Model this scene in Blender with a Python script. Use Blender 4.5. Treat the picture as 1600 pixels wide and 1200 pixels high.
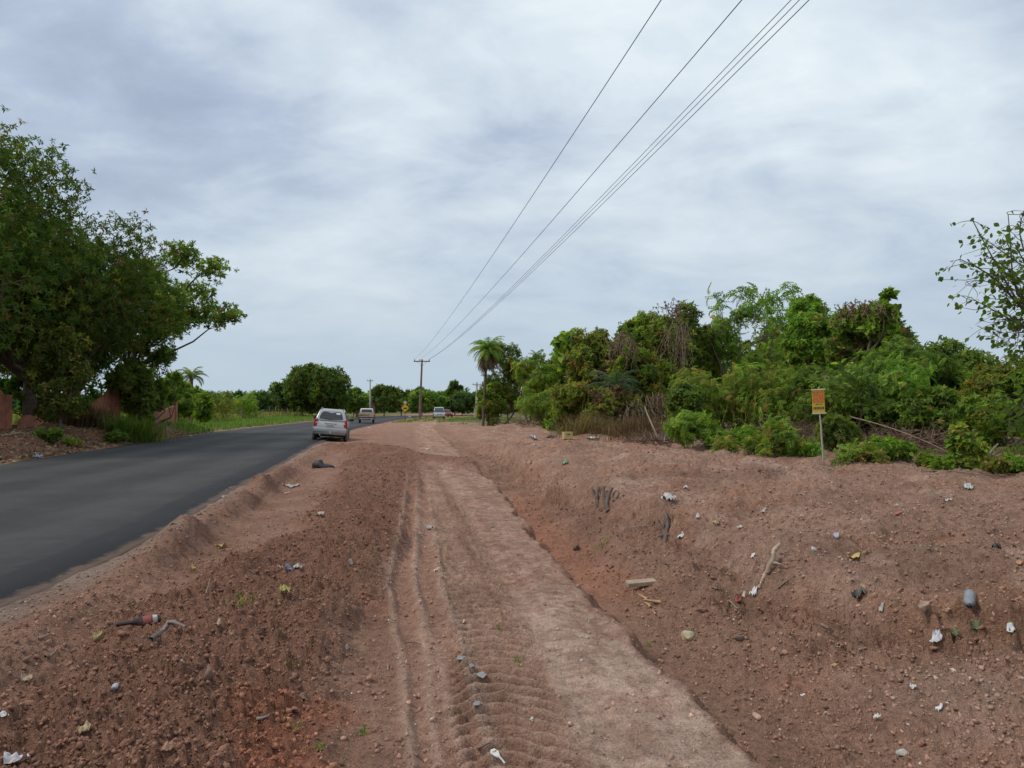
import bpy, bmesh, math, random
import numpy as np
from mathutils import Vector, Matrix, Euler

rng = np.random.default_rng(7)
random.seed(7)
for o in list(bpy.data.objects):
    bpy.data.objects.remove(o)
scene = bpy.context.scene
col = scene.collection

# ------------------------------------------------------------------ camera
F = 1142.0                      # focal length in photograph pixels (1600 wide)
CAM_H = 1.65
PITCH = math.atan(38 / F)
cam_d = bpy.data.cameras.new('camera')
cam_d.sensor_width = 36.0
cam_d.lens = 36.0 * F / 1600.0
cam_d.clip_start = 0.05
cam_d.clip_end = 9000
cam = bpy.data.objects.new('camera', cam_d)
col.objects.link(cam)
cam.location = (0, 0, CAM_H)
cam.rotation_euler = (math.pi / 2 + PITCH, 0, 0)
scene.camera = cam

# ------------------------------------------------------------------ world + sun
SUN_EL, SUN_AZ = math.radians(50), math.radians(-92)     # azimuth from +Y towards +X
world = bpy.data.worlds.new('World')
scene.world = world
world.use_nodes = True
wt = world.node_tree
wt.nodes.clear()


def wn(t, **kw):
    n = wt.nodes.new(t)
    for k, v in kw.items():
        setattr(n, k, v)
    return n


def wmath(op, a, b=None, clamp=False):
    n = wn('ShaderNodeMath', operation=op, use_clamp=clamp)
    for i, v in enumerate((a, b)):
        if v is None:
            continue
        if isinstance(v, (int, float)):
            n.inputs[i].default_value = v
        else:
            wt.links.new(v, n.inputs[i])
    return n.outputs[0]


def wramp(fac, stops):
    n = wn('ShaderNodeValToRGB')
    el = n.color_ramp.elements
    while len(el) < len(stops):
        el.new(0.5)
    for e, (p, c) in zip(el, stops):
        e.position = p
        e.color = (*c, 1)
    wt.links.new(fac, n.inputs[0])
    return n.outputs[0]


def wmix(fac, a, b):
    n = wn('ShaderNodeMix', data_type='RGBA')
    if isinstance(fac, (int, float)):
        n.inputs[0].default_value = fac
    else:
        wt.links.new(fac, n.inputs[0])
    for s, v in ((6, a), (7, b)):
        if isinstance(v, tuple):
            n.inputs[s].default_value = (*v, 1)
        else:
            wt.links.new(v, n.inputs[s])
    return n.outputs[2]


out_w = wn('ShaderNodeOutputWorld')
bg = wn('ShaderNodeBackground')
bg.inputs['Strength'].default_value = 0.1
wt.links.new(bg.outputs[0], out_w.inputs[0])
sky = wn('ShaderNodeTexSky', sky_type='NISHITA')
sky.sun_disc = False
sky.sun_elevation = SUN_EL
sky.sun_rotation = SUN_AZ
sky.dust_density = 2.0
tc = wn('ShaderNodeTexCoord')
sep = wn('ShaderNodeSeparateXYZ')
wt.links.new(tc.outputs['Generated'], sep.inputs[0])
zc = wmath('MAXIMUM', sep.outputs[2], 0.0)
den = wmath('ADD', zc, 0.30)
u = wmath('DIVIDE', sep.outputs[0], den)
v = wmath('DIVIDE', sep.outputs[1], den)
cmb = wn('ShaderNodeCombineXYZ')
wt.links.new(u, cmb.inputs[0])
wt.links.new(v, cmb.inputs[1])


def wnoise(scale, detail, rough, dist, off, sx=1.0, sy=1.0):
    mp = wn('ShaderNodeMapping')
    mp.inputs['Location'].default_value = (off, off * 0.37, off * 0.11)
    mp.inputs['Scale'].default_value = (sx, sy, 1)
    mp.inputs['Rotation'].default_value = (0, 0, 0.35)
    wt.links.new(cmb.outputs[0], mp.inputs[0])
    n = wn('ShaderNodeTexNoise')
    n.inputs['Scale'].default_value = scale
    n.inputs['Detail'].default_value = detail
    n.inputs['Roughness'].default_value = rough
    n.inputs['Distortion'].default_value = dist
    wt.links.new(mp.outputs[0], n.inputs[0])
    return n.outputs[0]


n_big = wnoise(1.15, 3, 0.5, 0.3, 11.3, 1.0, 1.15)
n_mid = wnoise(3.2, 7, 0.58, 0.35, 4.7, 1.0, 1.35)
n_fine = wnoise(10, 6, 0.6, 0.2, 23.1, 1.0, 1.4)
dens = wmath('ADD', wmath('ADD', wmath('MULTIPLY', n_big, 0.56), wmath('MULTIPLY', n_mid, 0.37)),
             wmath('MULTIPLY', n_fine, 0.07))
SK = 8.3
def sk(r, g, b): return (r * SK, g * SK, b * SK)
cloud = wramp(dens, [(0.375, sk(0.375, 0.445, 0.58)), (0.455, sk(0.455, 0.54, 0.675)), (0.52, sk(0.575, 0.665, 0.77)),
                     (0.59, sk(0.685, 0.775, 0.85)), (0.68, sk(0.82, 0.89, 0.94))])
gap = wnoise(1.5, 5, 0.55, 0.4, 51.0)
gapf = wmath('MULTIPLY', wmath('SUBTRACT', gap, 0.60, True), 2.2, True)
c1 = wmix(gapf, cloud, sky.outputs[0])
hz = wramp(zc, [(0.0, (1, 1, 1)), (0.06, (0.9, 0.9, 0.9)), (0.20, (0.35, 0.35, 0.35)), (0.36, (0, 0, 0))])
c2 = wmix(hz, c1, sk(0.485, 0.585, 0.675))
wt.links.new(c2, bg.inputs['Color'])

sun_d = bpy.data.lights.new('sun', 'SUN')
sun_d.energy = 1.5
sun_d.angle = math.radians(11)
sun_d.color = (1.0, 0.95, 0.88)
sun = bpy.data.objects.new('sun', sun_d)
col.objects.link(sun)
sdir = Vector((math.sin(SUN_AZ) * math.cos(SUN_EL), math.cos(SUN_AZ) * math.cos(SUN_EL), math.sin(SUN_EL)))
sun.rotation_euler = (-sdir).to_track_quat('-Z', 'Y').to_euler()
sun.location = (-30, 10, 60)

scene.view_settings.view_transform = 'Standard'
scene.view_settings.look = 'None'
scene.view_settings.gamma = 1.0
scene.view_settings.exposure = 0.32
scene.view_settings.use_curve_mapping = False

# ------------------------------------------------------------------ helpers
CP, SP = math.cos(PITCH), math.sin(PITCH)


def ray(px, py):
    x, zc_ = (px - 800) / F, (600 - py) / F
    return np.array([x, CP - zc_ * SP, SP + zc_ * CP])


def at_depth(px, py, Y):
    d = ray(px, py)
    return np.array([0, 0, CAM_H]) + d * (Y / d[1])


def on_plane(px, py, z=0.0):
    d = ray(px, py)
    return np.array([0, 0, CAM_H]) + d * ((z - CAM_H) / d[2])


def on_ground(px, py):
    d = ray(px, py)
    t = np.concatenate([np.linspace(2.0, 14, 900), np.linspace(14, 60, 1400)[1:], np.linspace(60, 220, 600)[1:]])
    pts = np.array([0, 0, CAM_H])[None] + t[:, None] * d[None]
    h = height(pts[:, 0], pts[:, 1])
    below = np.nonzero(pts[:, 2] <= h)[0]
    i = below[0] if len(below) else len(t) - 1
    p = pts[i]
    return np.array([p[0], p[1], float(height(p[0:1], p[1:2])[0])])


def link(o):
    col.objects.link(o)
    return o


def tag(o, label=None, cat=None, group=None, kind=None):
    if label: o['label'] = label
    if cat: o['category'] = cat
    if group: o['group'] = group
    if kind: o['kind'] = kind
    return o


def empty(name, loc, rz=0.0):
    o = bpy.data.objects.new(name, None)
    o.location = loc
    o.rotation_euler = (0, 0, rz)
    o.empty_display_size = 0.2
    return link(o)


def mesh_np(name, V, faces, mat=None, parent=None, smooth=False, cols=None, floats=None, mats=None, midx=None):
    """faces: list of int arrays, each (n,k)."""
    V = np.asarray(V, dtype=np.float32)
    me = bpy.data.meshes.new(name)
    me.vertices.add(len(V))
    me.vertices.foreach_set('co', V.ravel())
    fl = [np.asarray(f, dtype=np.int32) for f in faces if len(f)]
    loops = np.concatenate([f.ravel() for f in fl])
    tot = np.concatenate([np.full(len(f), f.shape[1], dtype=np.int32) for f in fl])
    start = np.concatenate([[0], np.cumsum(tot)[:-1]]).astype(np.int32)
    me.loops.add(len(loops))
    me.loops.foreach_set('vertex_index', loops)
    me.polygons.add(len(tot))
    me.polygons.foreach_set('loop_start', start)
    me.polygons.foreach_set('loop_total', tot)
    if smooth:
        me.polygons.foreach_set('use_smooth', np.ones(len(tot), dtype=bool))
    if midx is not None:
        me.polygons.foreach_set('material_index', np.asarray(midx, dtype=np.int32))
    me.update(calc_edges=True)
    if cols is not None:
        a = me.attributes.new('tone', 'FLOAT_COLOR', 'POINT')
        c4 = np.ones((len(V), 4), dtype=np.float32)
        c4[:, :3] = cols
        a.data.foreach_set('color', c4.ravel())
    if floats:
        for k, arr in floats.items():
            a = me.attributes.new(k, 'FLOAT', 'POINT')
            a.data.foreach_set('value', np.asarray(arr, dtype=np.float32))
    for m in (mats or ([mat] if mat else [])):
        me.materials.append(m)
    o = bpy.data.objects.new(name, me)
    if parent is not None:
        o.parent = parent
    return link(o)


def mesh_bm(name, bm, mat, parent=None, smooth=False):
    bm.normal_update()
    me = bpy.data.meshes.new(name)
    bm.to_mesh(me)
    bm.free()
    if smooth:
        for p in me.polygons:
            p.use_smooth = True
    me.materials.append(mat)
    o = bpy.data.objects.new(name, me)
    if parent is not None:
        o.parent = parent
    return link(o)


# numpy gradient noise
_perm = np.random.default_rng(3).permutation(4096).astype(np.int64)
_ang = np.random.default_rng(4).random(4096) * 2 * np.pi
_gx, _gy = np.cos(_ang), np.sin(_ang)
_r1 = np.random.default_rng(5).random(4096)
_r2 = np.random.default_rng(6).random(4096)
_r3 = np.random.default_rng(8).random(4096)


def _h(ix, iy):
    return _perm[(_perm[ix & 4095] + iy) & 4095]


def pnoise(x, y):
    ix, iy = np.floor(x).astype(np.int64), np.floor(y).astype(np.int64)
    fx, fy = x - ix, y - iy
    u_, v_ = fx * fx * fx * (fx * (fx * 6 - 15) + 10), fy * fy * fy * (fy * (fy * 6 - 15) + 10)
    def g(a, b):
        h = _h(ix + a, iy + b)
        return _gx[h] * (fx - a) + _gy[h] * (fy - b)
    n0 = g(0, 0) * (1 - u_) + g(1, 0) * u_
    n1 = g(0, 1) * (1 - u_) + g(1, 1) * u_
    return (n0 * (1 - v_) + n1 * v_) * 1.5


def fbm(x, y, oct=4, gain=0.5):
    a, s, tot = 1.0, 0.0, 0.0
    for i in range(oct):
        s = s + a * pnoise(x + i * 17.3, y - i * 9.1)
        tot += a
        a *= gain
        x, y = x * 2.03, y * 2.03
    return s / tot


def domes(x, y, cover=0.75):
    """rounded lumps of soil: one dome per cell, some cells empty; 0..1"""
    ix, iy = np.floor(x).astype(np.int64), np.floor(y).astype(np.int64)
    best = np.zeros_like(x)
    for a in (-1, 0, 1):
        for b in (-1, 0, 1):
            h = _h(ix + a, iy + b)
            cx, cy = ix + a + 0.15 + 0.7 * _r1[h], iy + b + 0.15 + 0.7 * _r2[h]
            r = 0.22 + 0.5 * _r3[h]
            th = _ang[h]
            dx, dy = x - cx, y - cy
            ex = dx * np.cos(th) + dy * np.sin(th)
            ey = (-dx * np.sin(th) + dy * np.cos(th)) * 1.45
            q = 1 - (ex * ex + ey * ey) / (r * r)
            hh = np.where((q > 0) & (_r1[(h * 7 + 13) & 4095] < cover), np.sqrt(np.maximum(q, 0)) * r * 1.3, 0)
            best = np.maximum(best, hh)
    return best


def sstep(a, b, x):
    t = np.clip((x - a) / (b - a), 0, 1)
    return t * t * (3 - 2 * t)


def ipl(y, pts):
    p = np.array(pts, dtype=float)
    return np.interp(y, p[:, 0], p[:, 1])


# ------------------------------------------------------------------ layout of the ground
R_EDGE = [(-60, 4.0), (-20, -1.6), (0, -3.9), (6.3, -4.4), (8.8, -4.55), (11.5, -5.1), (14.7, -5.75), (21.9, -6.95), (35, -9.4),
          (47, -11.1), (63, -13.3), (94, -15.9), (120, -16.9), (134, -16.9)]
L_EDGE = [(-60, -2.0), (-20, -8.4), (0, -11.6), (5, -12.3), (21, -14.8), (33, -17.3), (47, -19.9), (63, -22.2), (94, -25.0),
          (120, -26.6), (134, -27.0)]
G_EDGE = [(-20, 2.6), (0, 1.5), (2, 1.28), (3.44, 1.11), (3.84, 1.03), (4.38, .96), (5.02, .87), (5.7, .78), (6.9, .57), (9.6, .24),
          (16, -.40), (20.5, -1.1), (37, -3.3), (60, -6.5), (90, -9)]
BERM = [(0, -2.6), (6.3, -3.45), (8.6, -3.98), (10, -4.25), (11, -4.38), (13.75, -4.8), (15.2, -5.1), (28, -7.3), (40, -9.3)]
WIND = [(0, -1.7), (3.8, -1.85), (5.2, -2.1), (8.9, -1.95), (13.3, -2.6), (19.4, -3.4), (26, -4.6), (34, -6.4)]
TREAD = [(0, .2), (3.68, 0.0), (5.2, -.11), (7.2, -.40), (11.6, -1.0), (23, -2.8), (40, -5.2)]
RUT1 = [(0, -.1), (3.41, -.33), (5.2, -.68), (6.7, -1.0), (9, -1.25), (14, -1.9), (25, -3.4)]
RUT2 = [(0, .0), (3.41, -.20), (5.2, -.5), (7.2, -.84), (9, -1.05), (14, -1.7), (25, -3.1)]
SCARP = [(-2.6, 36), (-.4, 23.7), (.88, 14.4), (1.48, 11.6), (1.94, 9.05), (2.07, 7.9), (2.16, 6.85), (2.15, 6.15), (2.27, 5.76), (2.44, 5.27),
         (2.75, 4.98), (3.05, 4.8), (3.4, 4.3), (4.2, 3.4)][::-1]


def seg_dist(x, y, pts):
    """signed distance to a polyline, positive on its right-hand side"""
    best = np.full(x.shape, 1e9)
    sgn = np.zeros(x.shape)
    tt = np.zeros(x.shape)
    n = len(pts) - 1
    for i in range(n):
        ax, ay = pts[i]
        bx, by = pts[i + 1]
        dx, dy = bx - ax, by - ay
        L2 = dx * dx + dy * dy
        t = np.clip(((x - ax) * dx + (y - ay) * dy) / L2, 0, 1)
        qx, qy = x - ax - t * dx, y - ay - t * dy
        d = np.hypot(qx, qy)
        c = (qx * dy - qy * dx) / math.sqrt(L2)
        m = d < best
        best = np.where(m, d, best)
        sgn = np.where(m, np.sign(c), sgn)
        tt = np.where(m, (i + t) / n, tt)
    return best * sgn, tt


def layout(x, y):
    """all the masks the ground is shaped and coloured with"""
    m = {}
    wob = 0.10 * fbm(x * 0.9, y * 0.9, 3) + 0.05 * fbm(x * 4, y * 4, 2)
    m['dR'] = (x - ipl(y, R_EDGE)) * 0.97
    m['dL'] = (ipl(y, L_EDGE) - x) * 0.97
    m['g'] = (x - ipl(y, G_EDGE)) * 0.985 + wob * 0.8 + 0.14 * fbm(x * .3 + 40, y * .55, 3) + 0.13 * fbm(x * 1.7, y * 1.7 + 30, 4, .6)
    near = 1 - sstep(45, 75, y)
    m['near'] = near
    m['berm'] = (x - ipl(y, BERM)) * 0.97 + wob * 0.35
    m['bs'] = np.interp(y, [3, 5.5, 8, 9, 16, 20, 28, 40], [.15, .32, .75, 1, .95, .6, .35, 0]) * np.clip(0.85 + 0.7 * fbm(x * .1, y * .9, 2), .3, 1.15)
    ww = np.interp(y, [0, 4, 9, 14, 20, 30, 40], [1.15, 1.05, .9, 1.0, 1.3, 1.2, .6])
    dw = (x - ipl(y, WIND)) / ww + 0.55 * fbm(x * 0.8 + 5, y * 0.8, 3)
    m['wind'] = (1 - sstep(0.55, 1.15, np.abs(dw))) * (1 - sstep(26, 36, y))
    dt, tt = seg_dist(x, y, [(-7.0, 30.0), (-4.9, 25.5), (-3.2, 24.0), (-1.8, 22.2), (-0.9, 20.5)])
    m['tongue'] = 1 - sstep(0.35, 1.15, np.abs(dt) + 0.5 * fbm(x * 1.1, y * 1.1 + 7, 3))
    m['tread'] = x - ipl(y, TREAD)
    return m


def height(x, y, m=None):
    x = np.asarray(x, dtype=float)
    y = np.asarray(y, dtype=float)
    m = m or layout(x, y)
    near = m['near']
    dR, dL, g = m['dR'], m['dL'], m['g']
    road = np.minimum(-dR, -dL)                     # >0 inside the carriageway
    z = 0.03 * fbm(x * .25, y * .25, 3) * near
    # gully and the bank beyond it
    dep = np.interp(y, [0, 4, 8, 10, 15, 20, 22, 30, 45], [.18, .21, .27, .40, .44, .32, .10, .12, .03])
    gul = sstep(0.0, 0.24, g) * (1 - sstep(0.55, 1.7, g))
    z = z - dep * gul
    plate = np.interp(y, [0, 5, 12, 25, 45, 70], [.38, .40, .40, .36, .24, .10])
    bank = sstep(0.6, 2.9, g)
    ds, tt = seg_dist(x, y, SCARP)
    ds = ds + (0.42 * fbm(x * 1.3 + 2, y * 1.3, 5, .58) + 0.10 * np.abs(fbm(x * 5, y * 5, 3))) * (0.6 + 0.04 * y)
    Hs = np.clip(0.19 + 0.20 * fbm(x * .8 + 70, y * .8, 2), .06, .28) * np.interp(y, [3.4, 5, 9, 14, 24, 36], [.9, 1, 1, 1.15, 1.0, .3])
    sw = 0.10 + 0.9 * np.clip(0.25 + 0.8 * fbm(x * .55 + 13, y * .55 + 5, 3), 0, 1)
    stepz = np.clip((ds + 0.03) / sw, 0, 1)
    stepz = stepz * stepz * (3 - 2 * stepz)
    z = z + 0.60 * plate * bank + Hs * (stepz + 0.25 * sstep(.1, 1.0, ds) - 0.30 * (1 - stepz) * (1 - sstep(0.0, 0.45, -ds)))
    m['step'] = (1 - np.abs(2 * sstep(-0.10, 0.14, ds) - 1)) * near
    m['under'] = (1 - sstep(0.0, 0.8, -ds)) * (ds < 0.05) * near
    z = z + bank * near * (0.12 * fbm(x * .45 + 3, y * .45, 5) + 0.05 * fbm(x * 1.7, y * 1.7 + 8, 3) - 0.04 * sstep(4, 9, g))
    # raised spoil along the crest of the bank
    for cx, cy, r, hh in ((5.0, 26.5, 1.3, .38), (8.0, 18.7, 1.4, .18), (0.6, 47, 2.2, .5), (11.4, 15.2, 1.6, .12), (3.2, 30.0, 1.5, .2)):
        z = z + hh * np.exp(-((x - cx) ** 2 + (y - cy) ** 2) / (r * r))
    b, bs = m['berm'], m['bs']
    ridge = np.where(b < 0, 1 - sstep(0.0, 0.5, -b), 1 - sstep(0.0, 0.34, b))
    # windrow of loose soil
    z = z + m['wind'] * (0.14 + 0.09 * fbm(x * 1.3, y * 1.3, 3)) + m['tongue'] * 0.15 * near
    # clods
    rough = np.clip(1.0 * m['wind'] + 0.9 * m['tongue'] + 0.50 * bank * near + 0.35 * near * sstep(.3, .6, g) * (1 - sstep(1.2, 2.2, g)) + 0.6 * m['under'] + 0.55 * bs * ridge + 0.10
                    + 0.32 * (1 - sstep(0.3, 1.6, np.abs(x + 3.1 - 0.0 * y))) * (y < 9), 0, 1) * (1 - sstep(50, 90, y))
    flat = (sstep(-1.7, -1.1, g) * (1 - sstep(-0.05, 0.05, g)))
    rough = rough * (1 - 0.75 * flat)
    rough = rough * (1 - .7 * (1 - sstep(.2, .4, np.abs(m['tread']))) * (1 - sstep(14, 24, y)))
    m['rough'] = rough
    m['flat'] = flat
    wx, wy = x + 0.07 * fbm(x * 5, y * 5 + 4, 3), y + 0.07 * fbm(x * 5 + 8, y * 5, 3)
    big = sstep(-.1, .35, fbm(x * .9 + 60, y * .9, 2))
    lump = 0.06 * big * domes(wx * 4.6, wy * 4.6, .5) + 0.046 * domes(wx * 12 + 3, wy * 12, .7) + 0.030 * domes(wx * 25, wy * 25 + 9, .8)
    fine = 0.014 * fbm(x * 6, y * 6, 5, .6) + 0.016 * np.abs(fbm(x * 13, y * 13, 4, .6))
    z = z + rough * (1.05 * lump + 3.4 * fine) + (1 - rough) * 0.9 * fine * near
    # red floor of the gully is smooth, with small erosion rills on the bank
    rill = np.abs(fbm((x * 0.75 + y * 0.5) * 1.9, (y - x * .3) * 0.5, 3))
    z = z - bank * near * 0.07 * (1 - sstep(0.0, 0.14, rill)) * (1 - sstep(4, 7, g))
    # tread marks and wheel ruts on the flat track
    t = m['tread']
    tm = (1 - sstep(0.24, 0.36, np.abs(t + 0.05 * fbm(x * 2, y * 2, 2)))) * (1 - sstep(14, 24, y)) * sstep(-0.25, 0.15, fbm(x * .9, y * .55 + 3, 2) + 0.75)
    m['tm'] = tm
    wave = np.sin((y + 1.1 * np.abs(t) ** 1.6) * 2 * np.pi / 0.15 + 1.6 * fbm(x * 2, y * 2, 2)) + .55 * fbm(x * 9, y * 9, 3)
    tm = tm * (0.6 + 0.4 * sstep(-.2, .2, fbm(x * 2.4 + 9, y * 1.6, 3)))
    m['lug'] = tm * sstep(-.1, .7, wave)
    z = z + tm * (0.036 * np.clip(wave * 1.8, -1, 1) - 0.018)
    m['rut'], m['rim'] = np.zeros_like(x), np.zeros_like(x)
    for R_ in (RUT1, RUT2):
        r = x - ipl(y, R_) + 0.03 * fbm(x * 1.2, y * 1.2, 2)
        fade = 1 - sstep(10, 22, y)
        m['rut'] = np.maximum(m['rut'], np.exp(-(r / 0.085) ** 4) * fade)
        m['rim'] = np.maximum(m['rim'], np.exp(-((np.abs(r) - 0.125) / 0.03) ** 2) * fade)
        z = z - (0.026 * np.exp(-(r / 0.085) ** 4) - 0.016 * np.exp(-((np.abs(r) - 0.125) / 0.04) ** 2)) * (1 - sstep(10, 22, y))
    scr = fbm((x - ipl(y, R_EDGE)) * 4.5, y * .22 + 50, 3)
    z = z + 0.028 * scr * (1 - m['wind']) * sstep(.3, 1.0, dR) * (1 - sstep(3.0, 4.2, dR)) * near
    lane = fbm((x + 0.16 * y) * 3.2, y * 0.10, 3)
    z = z + 0.034 * lane * (1 - bank) * sstep(.3, 1.2, dR) * (1 - gul) * near
    # left of the road: spoil heaps, then rough ground
    lb = sstep(0.25, 2.2, dL)
    nearL = 1 - sstep(40, 58, y)
    heap = 0.5 + 0.9 * fbm(x * .35 + 9, y * .35, 3)
    z = z + lb * (nearL * (0.46 + 0.46 * heap * sstep(0.6, 2.0, dL)) + (1 - nearL) * (0.16 + 0.2 * sstep(2, 8, dL)))
    z = z + lb * (0.12 * fbm(x * 1.1, y * 1.1, 3) + nearL * (0.05 * domes(x * 3, y * 3, .6)))
    # under the carriageway the ground drops away
    inside = sstep(-0.12, 0.55, road)
    z = z * (1 - inside) - 0.12 * inside
    z = np.where((dR > 0) & (dR < 1.2), z * sstep(-0.2, 1.0, dR) + (1 - sstep(0, 0.5, dR)) * (-0.015 + 0.03 * fbm(x * 1.7, y * 1.7, 3)), z)
    # berm left by the grader
    scal = 0.5 + 0.5 * np.sin((y - 0.35 * x) * 30 + 2.5 * fbm(y * 2, x * 2, 2))
    z = z + bs * (0.30 * ridge - 0.07 * np.exp(-((b - 0.46) / 0.16) ** 2))
    z = z + bs * 0.03 * scal * sstep(0.02, 0.12, b) * (1 - sstep(0.32, 0.5, b)) * sstep(7.5, 9, y)
    # the shoulder is a little lower where the silver car leans
    z = z - 0.16 * np.exp(-((x + 8.9) / 0.9) ** 2 - ((y - 40) / 4.0) ** 2)
    # the far shoulder lies level with the asphalt
    z = z - 0.05 * sstep(50, 62, y) * (dR > 0) * (1 - sstep(1, 5, dR))
    far = sstep(115, 150, y)
    z = z * (1 - far) + far * (-0.05)
    return z


# ------------------------------------------------------------------ materials
MATS = {}


def new_mat(name):
    m = bpy.data.materials.new(name)
    m.use_nodes = True
    nt = m.node_tree
    b = nt.nodes['Principled BSDF']
    return m, nt, b


def nd(nt, t, **kw):
    n = nt.nodes.new(t)
    for k, v_ in kw.items():
        setattr(n, k, v_)
    return n


def nnoise(nt, scale, detail=4, rough=0.55, coord='Object', vec=None):
    n = nd(nt, 'ShaderNodeTexNoise')
    n.inputs['Scale'].default_value = scale
    n.inputs['Detail'].default_value = detail
    n.inputs['Roughness'].default_value = rough
    if vec is None:
        t = nd(nt, 'ShaderNodeTexCoord')
        vec = t.outputs[coord]
    nt.links.new(vec, n.inputs['Vector'])
    return n.outputs[0]


def nramp(nt, fac, stops):
    n = nd(nt, 'ShaderNodeValToRGB')
    el = n.color_ramp.elements
    while len(el) < len(stops):
        el.new(0.5)
    for e, (p, c) in zip(el, stops):
        e.position = p
        e.color = (*c, 1) if not isinstance(c, (int, float)) else (c, c, c, 1)
    nt.links.new(fac, n.inputs[0])
    return n.outputs[0]


def nmix(nt, fac, a, b, blend='MIX'):
    n = nd(nt, 'ShaderNodeMix', data_type='RGBA', blend_type=blend)
    if isinstance(fac, (int, float)):
        n.inputs[0].default_value = fac
    else:
        nt.links.new(fac, n.inputs[0])
    for s, v_ in ((6, a), (7, b)):
        if isinstance(v_, tuple):
            n.inputs[s].default_value = (*v_, 1)
        else:
            nt.links.new(v_, n.inputs[s])
    return n.outputs[2]


def nmath(nt, op, a, b=None, clamp=False):
    n = nd(nt, 'ShaderNodeMath', operation=op, use_clamp=clamp)
    for i, v_ in enumerate((a, b)):
        if v_ is None: continue
        if isinstance(v_, (int, float)): n.inputs[i].default_value = v_
        else: nt.links.new(v_, n.inputs[i])
    return n.outputs[0]


def nbump(nt, b, h, strength=0.4, dist=0.02):
    n = nd(nt, 'ShaderNodeBump')
    n.inputs['Strength'].default_value = strength
    n.inputs['Distance'].default_value = dist
    nt.links.new(h, n.inputs['Height'])
    nt.links.new(n.outputs[0], b.inputs['Normal'])


def mat_basic(name, c, rough=0.7, var=0.25, scale=6.0, metallic=0.0, bump=0.0, spec=0.5, coat=0.0, dirt=None):
    """one colour with mottling; dirt = (colour, amount) adds dusty patches"""
    if name in MATS: return MATS[name]
    m, nt, b = new_mat(name)
    n = nnoise(nt, scale, 5)
    lo = tuple(max(0, k * (1 - var)) for k in c)
    hi = tuple(min(1, k * (1 + var)) for k in c)
    cc = nramp(nt, n, [(0.3, lo), (0.7, hi)])
    if dirt:
        n2 = nnoise(nt, scale * 0.45, 6, 0.65)
        f = nramp(nt, n2, [(0.62 - 0.4 * dirt[1], 0.0), (0.85 - 0.3 * dirt[1], 1.0)])
        cc = nmix(nt, f, cc, dirt[0])
    nt.links.new(cc, b.inputs['Base Color'])
    b.inputs['Roughness'].default_value = rough
    b.inputs['Metallic'].default_value = metallic
    b.inputs['Specular IOR Level'].default_value = spec
    b.inputs['Coat Weight'].default_value = coat
    b.inputs['Coat Roughness'].default_value = 0.1
    if bump:
        nbump(nt, b, nnoise(nt, scale * 5, 4), bump, 0.01)
    MATS[name] = m
    return m


def mat_leaf(name='leaf_surface', trans=0.5, rough=0.6):
    if name in MATS: return MATS[name]
    m, nt, b = new_mat(name)
    a = nd(nt, 'ShaderNodeAttribute', attribute_name='tone')
    oi = nd(nt, 'ShaderNodeObjectInfo')
    hs = nd(nt, 'ShaderNodeHueSaturation')
    nt.links.new(a.outputs['Color'], hs.inputs['Color'])
    hv = nmath(nt, 'ADD', nmath(nt, 'MULTIPLY', oi.outputs['Random'], 0.024), 0.488)
    nt.links.new(hv, hs.inputs['Hue'])
    vv = nmath(nt, 'ADD', nmath(nt, 'MULTIPLY', oi.outputs['Random'], 0.25), 0.88)
    nt.links.new(vv, hs.inputs['Value'])
    n = nnoise(nt, 9.0, 3)
    c = nmix(nt, 0.35, hs.outputs[0], nramp(nt, n, [(0.3, (0.35, 0.35, 0.35)), (0.7, (0.75, 0.75, 0.7))]), 'OVERLAY')
    nt.links.new(c, b.inputs['Base Color'])
    b.inputs['Roughness'].default_value = rough
    b.inputs['Specular IOR Level'].default_value = 0.2
    tr = nd(nt, 'ShaderNodeBsdfTranslucent')
    tcol = nmix(nt, 1.0, c, (1.25, 1.35, 0.6), 'MULTIPLY')
    nt.links.new(tcol, tr.inputs[0])
    mx = nd(nt, 'ShaderNodeMixShader')
    mx.inputs[0].default_value = trans
    nt.links.new(b.outputs[0], mx.inputs[1])
    nt.links.new(tr.outputs[0], mx.inputs[2])
    nt.links.new(mx.outputs[0], nt.nodes['Material Output'].inputs[0])
    MATS[name] = m
    return m


def mat_tone(name, rough=0.9, scale=30.0, var=0.3, bump=0.5, bd=0.01):
    """colour from the mesh's own tone attribute, with grain"""
    if name in MATS: return MATS[name]
    m, nt, b = new_mat(name)
    a = nd(nt, 'ShaderNodeAttribute', attribute_name='tone')
    n = nnoise(nt, scale, 5)
    c = nmix(nt, 1.0, a.outputs['Color'], nramp(nt, n, [(0.3, (1 - var,) * 3), (0.7, (1 + var,) * 3)]), 'MULTIPLY')
    nt.links.new(c, b.inputs['Base Color'])
    b.inputs['Roughness'].default_value = rough
    b.inputs['Specular IOR Level'].default_value = 0.25
    nbump(nt, b, nnoise(nt, scale * 2, 4), bump, bd)
    MATS[name] = m
    return m


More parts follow.
